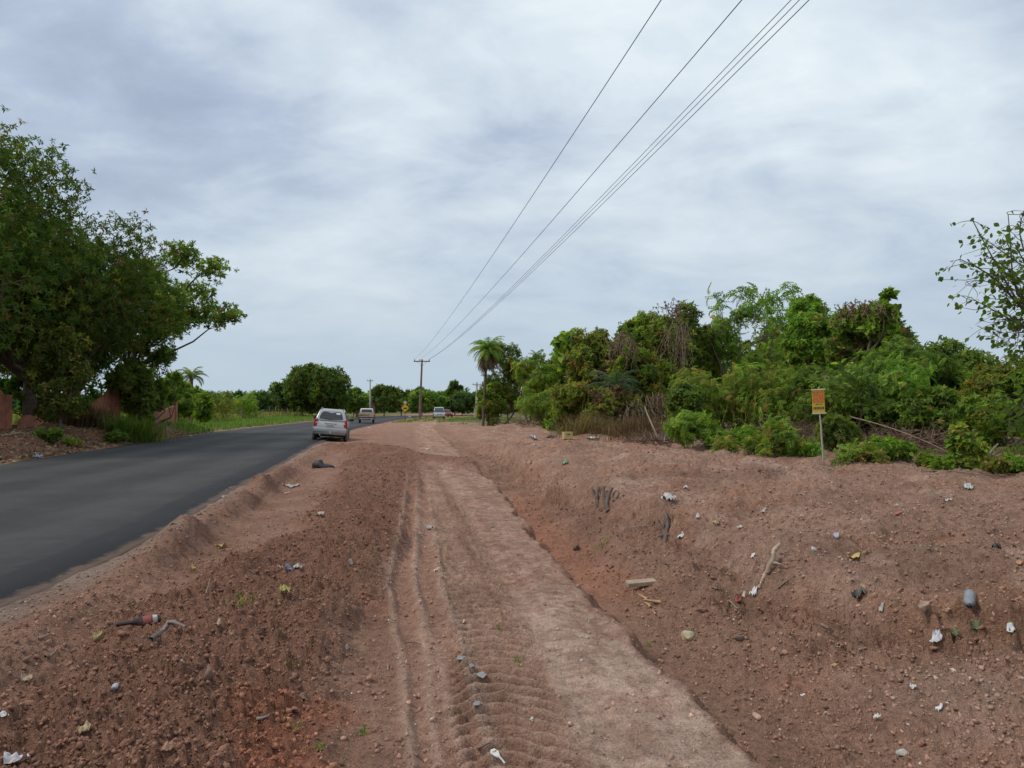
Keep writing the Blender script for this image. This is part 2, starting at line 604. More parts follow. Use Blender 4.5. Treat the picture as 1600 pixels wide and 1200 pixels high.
def mat_soil():
    m, nt, b = new_mat('red_soil')
    t = nd(nt, 'ShaderNodeTexCoord')
    P = t.outputs['Object']
    a = nd(nt, 'ShaderNodeAttribute', attribute_name='tone')
    n1 = nnoise(nt, 1.3, 6, 0.6, vec=P)
    n2 = nnoise(nt, 14, 6, 0.65, vec=P)
    n3 = nnoise(nt, 90, 3, 0.6, vec=P)
    c = nmix(nt, 1.0, a.outputs['Color'], nramp(nt, n1, [(0.3, (0.78, 0.76, 0.74)), (0.7, (1.2, 1.2, 1.2))]), 'MULTIPLY')
    c = nmix(nt, 1.0, c, nramp(nt, n2, [(0.28, (0.62, 0.58, 0.56)), (0.5, (1, 1, 1)), (0.74, (1.32, 1.32, 1.31))]), 'MULTIPLY')
    c = nmix(nt, 1.0, c, nramp(nt, n3, [(0.3, (0.70, 0.69, 0.68)), (0.7, (1.32, 1.32, 1.32))]), 'MULTIPLY')
    # tiny pale grit and rusty crumbs
    vo = nd(nt, 'ShaderNodeTexVoronoi')
    vo.inputs['Scale'].default_value = 42
    nt.links.new(P, vo.inputs['Vector'])
    vs = nd(nt, 'ShaderNodeSeparateColor')
    nt.links.new(vo.outputs['Color'], vs.inputs[0])
    pick = nramp(nt, vs.outputs[0], [(0.86, 0.0), (0.88, 1.0)])
    core = nramp(nt, vo.outputs['Distance'], [(0.18, 1.0), (0.30, 0.0)])
    f = nmath(nt, 'MULTIPLY', pick, core)
    f = nmath(nt, 'MULTIPLY', f, 0.75)
    gc = nramp(nt, vs.outputs[1], [(0.0, (0.30, 0.12, 0.06)), (0.4, (0.40, 0.29, 0.20)), (0.8, (0.62, 0.56, 0.50)), (1.0, (0.16, 0.13, 0.12))])
    c = nmix(nt, f, c, gc)
    nt.links.new(c, b.inputs['Base Color'])
    b.inputs['Roughness'].default_value = 0.93
    b.inputs['Specular IOR Level'].default_value = 0.2
    n5 = nnoise(nt, 38, 5, 0.7, vec=P)
    hh = nmath(nt, 'ADD', nmath(nt, 'MULTIPLY', n2, 1.0), nmath(nt, 'MULTIPLY', n3, 0.35))
    hh = nmath(nt, 'ADD', hh, nmath(nt, 'MULTIPLY', n5, 0.8))
    hh = nmath(nt, 'ADD', hh, nmath(nt, 'MULTIPLY', f, 0.5))
    nbump(nt, b, hh, 1.0, 0.06)
    return m


def mat_asphalt():
    m, nt, b = new_mat('asphalt')
    t = nd(nt, 'ShaderNodeTexCoord')
    P = t.outputs['Object']
    e = nd(nt, 'ShaderNodeAttribute', attribute_name='edge')
    lane = nd(nt, 'ShaderNodeAttribute', attribute_name='lane')
    n1 = nnoise(nt, 0.55, 6, 0.6, vec=P)
    mp = nd(nt, 'ShaderNodeMapping')
    mp.inputs['Scale'].default_value = (1.4, 0.06, 1)
    mp.inputs['Rotation'].default_value = (0, 0, 0.15)
    nt.links.new(P, mp.inputs[0])
    n2 = nnoise(nt, 1.2, 4, 0.6, vec=mp.outputs[0])
    n3 = nnoise(nt, 130, 2, 0.5, vec=P)
    n4 = nnoise(nt, 3.5, 6, 0.7, vec=P)
    c = nramp(nt, n1, [(0.3, (0.042, 0.040, 0.0375)), (0.7, (0.060, 0.0575, 0.054))])
    c = nmix(nt, 1.0, c, nramp(nt, n2, [(0.3, (0.9,) * 3), (0.7, (1.1,) * 3)]), 'MULTIPLY')
    c = nmix(nt, 1.0, c, nramp(nt, n3, [(0.3, (0.6,) * 3), (0.7, (1.45,) * 3)]), 'MULTIPLY')
    # worn wheel paths and fine cracks
    wp_ = nmath(nt, 'SINE', nmath(nt, 'MULTIPLY', lane.outputs['Fac'], 25.1))
    c = nmix(nt, 1.0, c, nramp(nt, nmath(nt, 'ADD', nmath(nt, 'MULTIPLY', wp_, .22), n4), [(.3, (.86,) * 3), (.7, (1.16,) * 3)]), 'MULTIPLY')
    vc = nd(nt, 'ShaderNodeTexVoronoi', feature='DISTANCE_TO_EDGE')
    vc.inputs['Scale'].default_value = .55
    wv = nd(nt, 'ShaderNodeVectorMath', operation='ADD')
    nz = nd(nt, 'ShaderNodeTexNoise'); nz.inputs['Scale'].default_value = 2.2; nz.inputs['Detail'].default_value = 5
    nt.links.new(P, nz.inputs['Vector']); nt.links.new(P, wv.inputs[0]); nt.links.new(nz.outputs['Color'], wv.inputs[1])
    nt.links.new(wv.outputs[0], vc.inputs['Vector'])
    ck = nramp(nt, vc.outputs['Distance'], [(.0, 1.0), (.012, 0.0)])
    c = nmix(nt, nmath(nt, 'MULTIPLY', ck, nramp(nt, n1, [(.5, 0.0), (.62, .7)])), c, (.014, .014, .014))
    # fresher, blacker strip along the right-hand edge
    fs = nramp(nt, nmath(nt, 'ADD', e.outputs['Fac'], nmath(nt, 'MULTIPLY', n4, 0.5)), [(0.9, 1.0), (1.35, 0.0)])
    c = nmix(nt, nmath(nt, 'MULTIPLY', fs, 0.6), c, (0.022, 0.022, 0.024))
    # dust carried over the edge and over worn places
    fd = nramp(nt, nmath(nt, 'ADD', e.outputs['Fac'], nmath(nt, 'MULTIPLY', n4, 0.45)), [(0.28, 1.0), (0.40, 0.0)])
    c = nmix(nt, fd, c, (0.20, 0.13, 0.095))
    fp = nramp(nt, n4, [(0.60, 0.0), (0.78, 0.30)])
    c = nmix(nt, fp, c, (0.13, 0.115, 0.10))
    nt.links.new(c, b.inputs['Base Color'])
    b.inputs['Roughness'].default_value = 0.78
    b.inputs['Specular IOR Level'].default_value = 0.2
    nbump(nt, b, n3, 0.5, 0.008)
    return m
# ------------------------------------------------------------------ ground
def lerp3(a, b, f):
    return a + (np.asarray(b)[None] - a) * f[:, None]


def soil_colour(x, y, m):
    n = fbm(x * .6 + 31, y * .6, 4)
    n2 = fbm(x * 2.3, y * 2.3 + 11, 4)
    g, dR, dL, near = m['g'], m['dR'], m['dL'], m['near']
    c = np.tile(np.array([[.262, .165, .124]]), (len(x), 1))
    c = lerp3(c, (.235, .135, .095), sstep(0.0, .5, n2) * .5)
    # pale hard-packed track
    track = m['flat'] * (1 - m['wind']) * (1 - m['tongue'])
    c = lerp3(c, (.355, .240, .190), track * (0.65 + .5 * n))
    wedge = sstep(-.85, -.5, g) * (1 - sstep(-.05, .02, g)) * (1 - sstep(4.8, 7.2, y + 2 * n2))
    c = lerp3(c, (.285, .15, .10), track * sstep(.05, .4, n2) * .55)
    # darker moist loose soil
    c = lerp3(c, (.195, .108, .076), np.clip(m['wind'] + m['tongue'], 0, 1) * .85)
    c = lerp3(c, (.205, .118, .086), np.clip(m['bs'], 0, 1) * (1 - sstep(.5, .9, np.abs(m['berm']))) * .7)
    mott = fbm(x * 5.5 + 3, y * 5.5, 5, .62)
    mot2 = fbm(x * 1.4 + 90, y * 1.4, 3)
    if 'tm' in m:
        c = lerp3(c, (.235, .150, .112), track * sstep(.0, .14, mott + .35 * mot2) * .75)
        c = lerp3(c, (.39, .285, .235), track * sstep(.03, .16, -mott + .3 * mot2) * .7)
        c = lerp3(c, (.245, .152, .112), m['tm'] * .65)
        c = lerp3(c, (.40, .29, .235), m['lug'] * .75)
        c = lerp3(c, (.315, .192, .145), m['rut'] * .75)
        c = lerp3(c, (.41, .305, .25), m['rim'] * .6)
    streak = fbm((x + .16 * y) * 4.5, y * .16 + 20, 3)
    c = lerp3(c, (.235, .14, .10), track * sstep(.02, .35, streak) * .55)
    c = lerp3(c, (.355, .25, .20), track * sstep(.05, .4, -streak) * .45)
    c = lerp3(c, (.435, .335, .285), wedge * (.62 + .5 * sstep(-.2, .2, -mott)) * .85)
    # gully floor: brown near the camera, raw red further on
    floor = sstep(.03, .2, g) * (1 - sstep(.5, 1.15, g))
    c = lerp3(c, (.245, .158, .115), floor * .8)
    redz = floor * np.interp(y, [6.5, 8.2, 15, 19], [0, 1, 1, 0])
    c = lerp3(c, (.31, .155, .102), np.clip(redz * (0.8 + .5 * n2), 0, 1))
    # bank
    bank = sstep(.7, 1.9, g)
    c = lerp3(c, (.30, .204, .160), bank * .8)
    c = lerp3(c, (.205, .136, .104), bank * sstep(0, .4, n) * .6)
    c = lerp3(c, (.325, .225, .178), bank * sstep(.05, .45, fbm(x * .35, y * .9 + 40, 3)) * .6 * near)
    silt = sstep(.12, .3, fbm(x * 1.1 + 15, y * .7 + 33, 4)) * bank * near
    c = lerp3(c, (.36, .262, .215), silt * .7)
    c = lerp3(c, (.20, .132, .10), bank * near * sstep(.05, .25, mott) * .5)
    c = lerp3(c, (.30, .165, .105), bank * near * sstep(.1, .3, fbm(x * .7 + 120, y * .7, 3)) * .45)
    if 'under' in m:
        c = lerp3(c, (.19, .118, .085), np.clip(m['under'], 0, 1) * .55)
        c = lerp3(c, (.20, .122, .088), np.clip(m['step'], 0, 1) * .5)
    # patches of raw red subsoil
    redp = sstep(.28, .5, fbm(x * .8 + 77, y * .8, 3))
    c = lerp3(c, (.26, .13, .085), redp * .4 * near * (1 - track * .5))
    for cx, cy, r in ((-1.2, 3.75, .33), (-.95, 3.95, .2), (-1.0, 3.35, .3), (-9.0, 40, 2.2), (-10.0, 50, 2.0), (-0.9, 3.2, .25)):
        d = np.hypot(x - cx, y - cy) / r
        c = lerp3(c, (.30, .125, .075), (1 - sstep(.4, 1.1, d + .7 * n2)) * .55)
    # dusty grey shoulder beside the asphalt
    sh = (dR > -.6) * (1 - sstep(.15, .75, dR + .25 * n2)) * near
    c = lerp3(c, (.235, .195, .168), sh * .8)
    # left bank, dark red litter-strewn earth
    lb = sstep(-.3, .5, dL)
    nl = 1 - sstep(38, 48, y)
    c = lerp3(c, (.175, .092, .064), lb * nl * .9)
    c = lerp3(c, (.12, .095, .06), lb * nl * sstep(-.1, .3, n2) * .6)
    # grown-over ground
    green = np.zeros_like(x)
    green = np.maximum(green, lb * (1 - nl) * sstep(.4, 1.4, dL + n))
    front = np.interp(x, [-8, 0, 3.2, 5.5, 8.8, 11, 16], [85, 66, 37, 26.5, 20.5, 16.8, 13])
    gr = sstep(-.8, 1.6, (y - front) * .5 + 1.6 * n) * (x > -9)
    far = sstep(84, 96, y + 6 * n) * (dR > 1)
    midr = sstep(60, 75, y + 10 * n) * sstep(4, 9, x + 10.5 + 4 * n) * (dR > 2)
    c = lerp3(c, (.115, .088, .052), gr * .85)
    c = lerp3(c, (.10, .115, .035), np.clip(np.maximum(green, np.maximum(far * sstep(-.15, .15, n), midr * sstep(-.1, .2, n2))), 0, 1) * .85)
    c = lerp3(c, (.10, .12, .035), gr * sstep(.0, .3, n2) * .6)
    return np.clip(c * np.array([1.42, 1.275, 1.16]), .01, 1)


th_d = np.linspace(-math.radians(43), math.radians(43), 700)
th_s = np.linspace(math.radians(43), 2 * math.pi - math.radians(43), 56)[1:-1]
th = np.concatenate([th_d, th_s])
rr = np.concatenate([np.linspace(0.15, 2.7, 14)[:-1], 2.7 * (52 / 2.7) ** np.linspace(0, 1, 480)[:-1],
                     52 * (170 / 52) ** np.linspace(0, 1, 70)[:-1], 170 * (7000 / 170) ** np.linspace(0, 1, 30)])
TH, RR = np.meshgrid(th, rr)
gx_, gy_ = (RR * np.sin(TH)).ravel(), (RR * np.cos(TH)).ravel()
gm = layout(gx_, gy_)
gz_ = height(gx_, gy_, gm)
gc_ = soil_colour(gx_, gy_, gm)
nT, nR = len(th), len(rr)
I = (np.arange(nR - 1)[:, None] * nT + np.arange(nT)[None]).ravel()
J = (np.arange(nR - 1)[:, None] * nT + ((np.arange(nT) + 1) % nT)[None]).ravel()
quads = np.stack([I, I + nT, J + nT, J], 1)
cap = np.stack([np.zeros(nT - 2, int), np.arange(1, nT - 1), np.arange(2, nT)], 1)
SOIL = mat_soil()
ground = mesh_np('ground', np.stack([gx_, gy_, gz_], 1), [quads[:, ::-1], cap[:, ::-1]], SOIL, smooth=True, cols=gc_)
tag(ground, 'bare reddish brown graded earth with a gully and a rough bank', None, None, 'structure')
# make sure faces look upward
if ground.data.polygons[nT * 100].normal.z < 0:
    ground.data.flip_normals()

# ------------------------------------------------------------------ road
ys = np.concatenate([np.linspace(-60, 60, 241), np.linspace(60, 134, 60)[1:]])
ex = 0.10 * fbm(ys * .55, ys * 0 + 2.2, 3) + 0.05 * fbm(ys * 2.4, ys * 0 + 8.2, 3)
xr = ipl(ys, R_EDGE)
xl = ipl(ys, L_EDGE)
kern = np.ones(9) / 9
xr = np.convolve(np.pad(xr, 4, 'edge'), kern, 'valid') + 0.12 + ex
xl = np.convolve(np.pad(xl, 4, 'edge'), kern, 'valid') - 0.2
PL = list(zip(xl, ys))
PR = list(zip(xr, ys))
for (lx, ly), (rx, ry) in [((-27.4, 145), (-19, 141)), ((-26, 160), (-18, 151)), ((-20, 173), (-14.5, 163)), ((-11, 183), (-7.5, 174)),
                           ((2, 191), (4, 182)), ((20, 196), (21, 187)), ((70, 205), (70, 196))]:
    PL.append((lx, ly)); PR.append((rx, ry))
PL, PR = np.array(PL), np.array(PR)
nk = 15
tt_ = np.linspace(0, 1, nk)
rv = PL[:, None] * (1 - tt_)[None, :, None] + PR[:, None] * tt_[None, :, None]
w_ = np.hypot(*(PR - PL).T)
crown_z = 0.03 * (1 - (2 * tt_ - 1) ** 2)
RV = np.zeros((len(PL), nk, 3))
RV[..., :2] = rv
RV[..., 2] = crown_z[None] + 0.0
edge_d = (np.minimum(tt_, 1 - tt_)[None] * w_[:, None])
edge_d = np.where(tt_[None] < .5, edge_d * .8 + .55, edge_d)
n_ = len(PL)
I = (np.arange(n_ - 1)[:, None] * nk + np.arange(nk - 1)[None]).ravel()
rq = np.stack([I, I + 1, I + nk + 1, I + nk], 1)
# vertical lip down both sides so the asphalt has thickness
lipL = RV[:, 0].copy(); lipL[:, 2] -= .1
lipR = RV[:, -1].copy(); lipR[:, 2] -= .1; lipR[:, 0] += .03
base = n_ * nk
k_ = np.arange(n_ - 1)
lq1 = np.stack([k_ * nk, (k_ + 1) * nk, base + k_ + 1, base + k_], 1)
lq2 = np.stack([k_ * nk + nk - 1, base + n_ + k_, base + n_ + k_ + 1, (k_ + 1) * nk + nk - 1], 1)
road = mesh_np('road', np.concatenate([RV.reshape(-1, 3), lipL, lipR]), [rq, lq1, lq2], mat_asphalt(), smooth=True,
               floats={'edge': np.concatenate([edge_d.ravel(), np.full(n_, .5), np.full(n_, .0)]),
                       'lane': np.concatenate([np.tile(tt_, n_), np.zeros(2 * n_)])})
tag(road, 'unmarked dark asphalt road bending away to the right', None, None, 'structure')

# ------------------------------------------------------------------ clods and grit scattered on the soil
def ico(sub, jitter, seed, flat=0.75):
    bm = bmesh.new()
    bmesh.ops.create_icosphere(bm, subdivisions=sub, radius=1.0)
    r = np.random.default_rng(seed)
    V = np.array([v.co[:] for v in bm.verts])
    Fc = np.array([[v.index for v in f.verts] for f in bm.faces])
    bm.free()
    ph = r.random((3, 3)) * 6
    k = 1 + jitter * (np.sin(V @ (r.normal(size=(3,)) * 2.2) + ph[0, 0]) + 0.6 * np.sin(V @ (r.normal(size=(3,)) * 4) + ph[0, 1]))
    V = V * k[:, None] + r.normal(size=V.shape) * jitter * .35
    for _ in range(4):                                     # chisel a few flat faces
        n = r.normal(size=3); n /= np.linalg.norm(n)
        d = V @ n
        lim = r.uniform(.55, .8)
        V = V - np.where(d > lim, d - lim, 0)[:, None] * n[None]
    V[:, 2] *= flat
    return V, Fc


def rand_rot(n, r=rng, tilt=0.6):
    """rotation matrices: free turn about z, limited tilt"""
    a, b, c = r.random(n) * 2 * np.pi, r.normal(size=n) * tilt, r.normal(size=n) * tilt
    ca, sa, cb, sb, cc, sc = np.cos(a), np.sin(a), np.cos(b), np.sin(b), np.cos(c), np.sin(c)
    Rz = np.zeros((n, 3, 3)); Rz[:, 0, 0] = ca; Rz[:, 0, 1] = -sa; Rz[:, 1, 0] = sa; Rz[:, 1, 1] = ca; Rz[:, 2, 2] = 1
    Rx = np.zeros((n, 3, 3)); Rx[:, 0, 0] = 1; Rx[:, 1, 1] = cb; Rx[:, 1, 2] = -sb; Rx[:, 2, 1] = sb; Rx[:, 2, 2] = cb
    Ry = np.zeros((n, 3, 3)); Ry[:, 1, 1] = 1; Ry[:, 0, 0] = cc; Ry[:, 0, 2] = sc; Ry[:, 2, 0] = -sc; Ry[:, 2, 2] = cc
    return Rz @ Rx @ Ry


def scatter(templates, pos, size, R, colr):
    """join copies of small templates; returns V, faces, colours"""
    which = rng.integers(0, len(templates), len(pos))
    Vs, Fs, Cs, off = [], [], [], 0
    for k, (tv, tf) in enumerate(templates):
        i = np.nonzero(which == k)[0]
        if not len(i): continue
        V = np.einsum('nij,vj->nvi', R[i], tv) * size[i][:, None, None] + pos[i][:, None]
        n, nv = len(i), len(tv)
        Vs.append(V.reshape(-1, 3))
        Fs.append((tf[None] + (np.arange(n) * nv)[:, None, None] + off).reshape(-1, tf.shape[1]))
        Cs.append(np.repeat(colr[i], nv, 0))
        off += n * nv
    return np.concatenate(Vs), np.concatenate(Fs), np.concatenate(Cs)


def sample_ground(n, rmin, rmax, dens):
    th_ = rng.uniform(-math.radians(41), math.radians(41), n)
    r_ = rmin * (rmax / rmin) ** rng.random(n)
    x, y = r_ * np.sin(th_), r_ * np.cos(th_)
    m = layout(x, y)
    z = height(x, y, m)
    keep = (rng.random(n) < dens(x, y, m)) & (m['dR'] > 0.15)
    return x[keep], y[keep], z[keep], {k: v_[keep] for k, v_ in m.items()}, r_[keep]


SOILT = mat_tone('soil_clod_surface', .95, 26, .35, .8, .012)
x, y, z, m, r_ = sample_ground(10000, 2.8, 34, lambda x, y, m: np.clip(m['rough'] * 1.1 - .05, 0.03, 1) * (sstep(0, .2, np.maximum(-m['g'], m['g'] - .5)) * .9 + .1))
s = (0.005 + 0.021 * rng.random(len(x)) ** 6) * (1 + r_ * .035)
cc = soil_colour(x, y, m) * rng.uniform(.72, 1.12, (len(x), 1))
V, Fc, C = scatter([ico(1, .3, 11 + i, .7) for i in range(6)], np.stack([x, y, z + s * .15], 1), s, rand_rot(len(x)), cc)
o = mesh_np('soil_clods', V, [Fc], SOILT, cols=C)
tag(o, 'loose brown clods of earth lying all over the graded soil', None, None, 'stuff')

def chip(seed):
    r = np.random.default_rng(seed)
    V = np.array([[1, 0, 0], [-1, 0, 0], [0, 1, 0], [0, -1, 0], [0, 0, .8], [0, 0, -.8]]) + r.normal(size=(6, 3)) * .28
    Fc = np.array([[0, 2, 4], [2, 1, 4], [1, 3, 4], [3, 0, 4], [2, 0, 5], [1, 2, 5], [3, 1, 5], [0, 3, 5]])
    return V, Fc


x, y, z, m, r_ = sample_ground(115000, 2.8, 32, lambda x, y, m: np.clip(.10 + m['rough'] * 1.1 - .08 * m['flat'], 0.03, 1))
s = (0.003 + 0.012 * rng.random(len(x)) ** 3.2) * (1 + r_ * .045)
cc = soil_colour(x, y, m) * rng.uniform(.66, 1.15, (len(x), 1))
V, Fc, C = scatter([chip(61 + i) for i in range(7)], np.stack([x, y, z + s * .25], 1), s, rand_rot(len(x), tilt=1.0), cc)
o = mesh_np('soil_crumbs', V, [Fc], SOILT, cols=C)
tag(o, 'fine crumbs of broken earth covering the graded soil', None, None, 'stuff')

x, y, z, m, r_ = sample_ground(19000, 2.8, 40, lambda x, y, m: .25 + .75 * sstep(.4, 1.2, m['g']))
s = (0.002 + 0.008 * rng.random(len(x)) ** 5) * (1 + r_ * .055)
pal = np.array([[.46, .40, .34], [.40, .28, .19], [.32, .15, .09], [.28, .22, .18], [.60, .55, .50], [.38, .22, .13], [.36, .27, .2]])
cc = pal[rng.integers(0, len(pal), len(x))] * rng.uniform(.7, 1.1, (len(x), 1))
V, Fc, C = scatter([chip(31 + i) for i in range(6)], np.stack([x, y, z + s * .3], 1), s, rand_rot(len(x)), cc)
o = mesh_np('gravel', V, [Fc], mat_tone('grit_surface', .85, 40, .2, .3), cols=C)
tag(o, 'fine pale and rusty grit sprinkled over the soil', None, None, 'stuff')

n = 5200
y = rng.uniform(17, 50, n)
x = ipl(y, L_EDGE) - .1 - np.abs(rng.normal(size=n)) * 1.9
z = height(x, y)
lp = np.array([[.30, .19, .10], [.22, .12, .07], [.36, .27, .16], [.16, .09, .06], [.26, .22, .10]])
tv = np.array([[-.5, 0, 0], [0, -.26, .12], [.5, 0, .05], [0, .26, .15]])
V, Fc, C = scatter([(tv, np.array([[0, 1, 2], [0, 2, 3]]))], np.stack([x, y, z + .02], 1), rng.uniform(.07, .17, n), rand_rot(n), lp[rng.integers(0, 5, n)])
o = mesh_np('leaf_litter', V, [Fc], mat_tone('leaf_litter_surface', .8, 20, .2, .2), cols=C)
tag(o, 'dry fallen leaves strewn on the red earth left of the road', None, None, 'stuff')

# ------------------------------------------------------------------ foliage tools
def leaf_quad(L, W, fold=.25, curl=.25):
    """one leaf along +Y, base at the origin: two folded halves"""
    v = np.array([[0, 0, 0], [W * .5, L * .45, fold * W * .5], [0, L, -curl * L], [-W * .5, L * .45, fold * W * .5], [0, L * .5, 0]])
    f = np.array([[0, 1, 4], [4, 1, 2], [0, 4, 3], [4, 2, 3]])
    return v, f


def leaf_tri(L, W, curl=.25):
    v = np.array([[0, 0, 0], [W * .5, L * .42, W * .12], [0, L, -curl * L], [-W * .5, L * .42, W * .12]])
    f = np.array([[0, 1, 2], [0, 2, 3]])
    return v, f


def rx(v, a):
    c, s_ = math.cos(a), math.sin(a)
    return v @ np.array([[1, 0, 0], [0, c, s_], [0, -s_, c]])


def rz_(v, a):
    c, s_ = math.cos(a), math.sin(a)
    return v @ np.array([[c, s_, 0], [-s_, c, 0], [0, 0, 1]])


def joinT(parts):
    Vs, Fs, off = [], [], 0
    for v_, f in parts:
        Vs.append(v_); Fs.append(f + off); off += len(v_)
    return np.concatenate(Vs), np.concatenate(Fs)


def t_whorl(k=7, L=1.0, W=.32, seed=0, down=-.35):
    """leaves radiating round a twig tip that points to +Z"""
    r = random.Random(seed)
    ps = []
    for i in range(k):
        l = L * r.uniform(.75, 1.1)
        v_, f = leaf_tri(l, W * r.uniform(.8, 1.15), r.uniform(.1, .35))
        v_ = rz_(v_, r.uniform(-.5, .5) * 0)
        v_ = rx(v_, r.uniform(-.75, .95) + down * .4)
        v_ = rz_(v_, r.uniform(-.7, .7))
        v_ = rz_(v_, i * 2.4 + r.uniform(-.3, .3))
        v_[:, 2] += r.uniform(-.25, .1)
        ps.append((v_, f))
    return joinT(ps)


def t_pinnate(k=9, L=1.0, lw=.10, ll=.34, seed=0, droop=.5):
    """feather leaf arching out from +Z origin along +Y"""
    r = random.Random(seed)
    ps = []
    for i in range(k):
        t = (i + 1) / k
        y_ = L * t
        z_ = .12 * math.sin(t * 2.2) * L - droop * t * t * L * .6
        for sd in (-1, 1):
            l = ll * (1 - .45 * abs(t - .45)) * r.uniform(.85, 1.15)
            v_, f = leaf_tri(l, lw * 1.3, .3)
            v_ = rx(v_, r.uniform(-.5, .1))
            v_ = rz_(v_, -sd * (1.15 - .4 * t))
            v_ = v_ + np.array([0, y_, z_])
            ps.append((v_, f))
    return joinT(ps)


def t_broad(k=4, L=1.0, W=.75, seed=0):
    r = random.Random(seed)
    ps = []
    for i in range(k):
        l = L * r.uniform(.7, 1.1)
        w = W * l
        v_ = np.array([[0, 0, 0], [w * .5, l * .28, .05 * l], [w * .38, l * .68, .0], [0, l, -.2 * l], [-w * .38, l * .68, 0], [-w * .5, l * .28, .05 * l]])
        f = np.array([[0, 1, 2], [0, 2, 3], [0, 3, 4], [0, 4, 5]])
        v_ = v_ + np.array([0, .25 * L, 0])
        v_ = rx(v_, r.uniform(-.7, .5))
        v_ = rz_(v_, i * 2.4 + r.uniform(-.4, .4))
        v_[:, 2] += r.uniform(-.4, .3)
        ps.append((v_, f))
    return joinT(ps)


T_MANGO = [t_whorl(8, 1, .30, s_) for s_ in range(3)]
T_FINE = [t_whorl(9, 1, .40, s_ + 10, -.1) for s_ in range(3)]
T_FEATHER = [t_pinnate(6, 1, .12, .36, s_) for s_ in range(3)]
T_DROOP = [t_pinnate(6, 1, .12, .40, s_ + 5, 1.1) for s_ in range(3)]
T_BROAD = [t_broad(5, 1, .72, s_) for s_ in range(3)]
LEAF = {'mango': T_MANGO, 'fine': T_FINE, 'feather': T_FEATHER, 'droop': T_DROOP, 'broad': T_BROAD}

PAL = {   # leaf colours and how often each occurs
    'mango': ([(.030, .066, .016), (.042, .082, .020), (.055, .095, .022), (.085, .105, .028), (.095, .070, .025)], [.34, .34, .24, .07, .01]),
    'mango_dry': ([(.040, .066, .018), (.060, .082, .022), (.085, .095, .030), (.105, .090, .035), (.13, .08, .03)], [.36, .36, .2, .06, .02]),
    'bright': ([(.06, .13, .025), (.085, .165, .03), (.12, .20, .04), (.05, .105, .02)], [.3, .3, .2, .2]),
    'mid': ([(.045, .10, .022), (.06, .125, .028), (.085, .14, .035), (.035, .08, .02), (.11, .105, .04)], [.3, .28, .18, .18, .06]),
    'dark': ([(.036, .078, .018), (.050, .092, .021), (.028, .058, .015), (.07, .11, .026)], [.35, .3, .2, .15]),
    'olive': ([(.075, .10, .028), (.10, .12, .035), (.13, .12, .045), (.06, .085, .022), (.15, .095, .05)], [.28, .26, .18, .18, .1]),
    'rusty': ([(.10, .11, .035), (.13, .095, .04), (.15, .08, .042), (.06, .095, .025)], [.3, .2, .15, .35]),
    'dead': ([(.17, .105, .07), (.13, .075, .05), (.21, .145, .095), (.10, .06, .042)], [.3, .3, .2, .2]),
    'straw': ([(.30, .22, .12), (.24, .165, .09), (.20, .16, .07), (.34, .27, .16)], [.3, .3, .2, .2]),
    'far': ([(.040, .082, .026), (.052, .098, .032), (.068, .115, .036)], [.4, .35, .25]),
    'sage': ([(.10, .17, .09), (.13, .20, .11), (.08, .14, .07)], [.4, .3, .3]),
    'grass': ([(.085, .15, .03), (.11, .18, .035), (.15, .19, .05), (.20, .18, .08)], [.35, .35, .2, .1]),
}


WARM = {'mid': (1.62, 1.14, .85), 'dark': (1.45, 1.05, .85), 'olive': (1.2, 1.14, .8), 'bright': (1.42, 1.14, .9), 'mango': (1.25, 1.1, .9), 'mango_dry': (1.1, 1.08, .8), 'far': (1.15, 1.05, 1.0)}
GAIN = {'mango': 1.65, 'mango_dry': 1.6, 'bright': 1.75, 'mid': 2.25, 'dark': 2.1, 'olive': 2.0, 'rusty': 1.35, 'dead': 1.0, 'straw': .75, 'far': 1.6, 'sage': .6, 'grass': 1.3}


def pick(pal, n):
    c, p = PAL[pal]
    i = rng.choice(len(c), n, p=np.array(p) / sum(p))
    return np.array(c)[i] * rng.uniform(.7, 1.3, (n, 1)) * GAIN[pal] * np.array(WARM.get(pal, (1, 1, 1)))


def frames(D, roll):
    """rotation matrices taking +Z to D"""
    D = D / np.linalg.norm(D, axis=1, keepdims=True)
    up = np.where(np.abs(D[:, 2:3]) > .95, np.array([[1., 0, 0]]), np.array([[0., 0, 1]]))
    X = np.cross(up, D); X /= np.linalg.norm(X, axis=1, keepdims=True)
    Y = np.cross(D, X)
    c, s_ = np.cos(roll)[:, None], np.sin(roll)[:, None]
    return np.stack([X * c + Y * s_, -X * s_ + Y * c, D], 2)


def tube(path, radii, sides=6):
    """tapered tube along points"""
    P = np.asarray(path, float)
    n = len(P)
    T = np.gradient(P, axis=0)
    T /= np.linalg.norm(T, axis=1, keepdims=True) + 1e-9
    ref = np.array([1.0, .3, 0]) if abs(T[0][2]) > .8 else np.array([0, 0, 1.0])
    X = np.cross(T, ref); X /= np.linalg.norm(X, axis=1, keepdims=True) + 1e-9
    Y = np.cross(T, X)
    a = np.arange(sides) * 2 * np.pi / sides
    r = np.asarray(radii, float)
    V = P[:, None] + r[:, None, None] * (np.cos(a)[None, :, None] * X[:, None] + np.sin(a)[None, :, None] * Y[:, None])
    V = V.reshape(-1, 3)
    i = (np.arange(n - 1)[:, None] * sides + np.arange(sides)[None]).ravel()
    j = (np.arange(n - 1)[:, None] * sides + ((np.arange(sides) + 1) % sides)[None]).ravel()
    Fq = np.stack([i, j, j + sides, i + sides], 1)
    return V, Fq


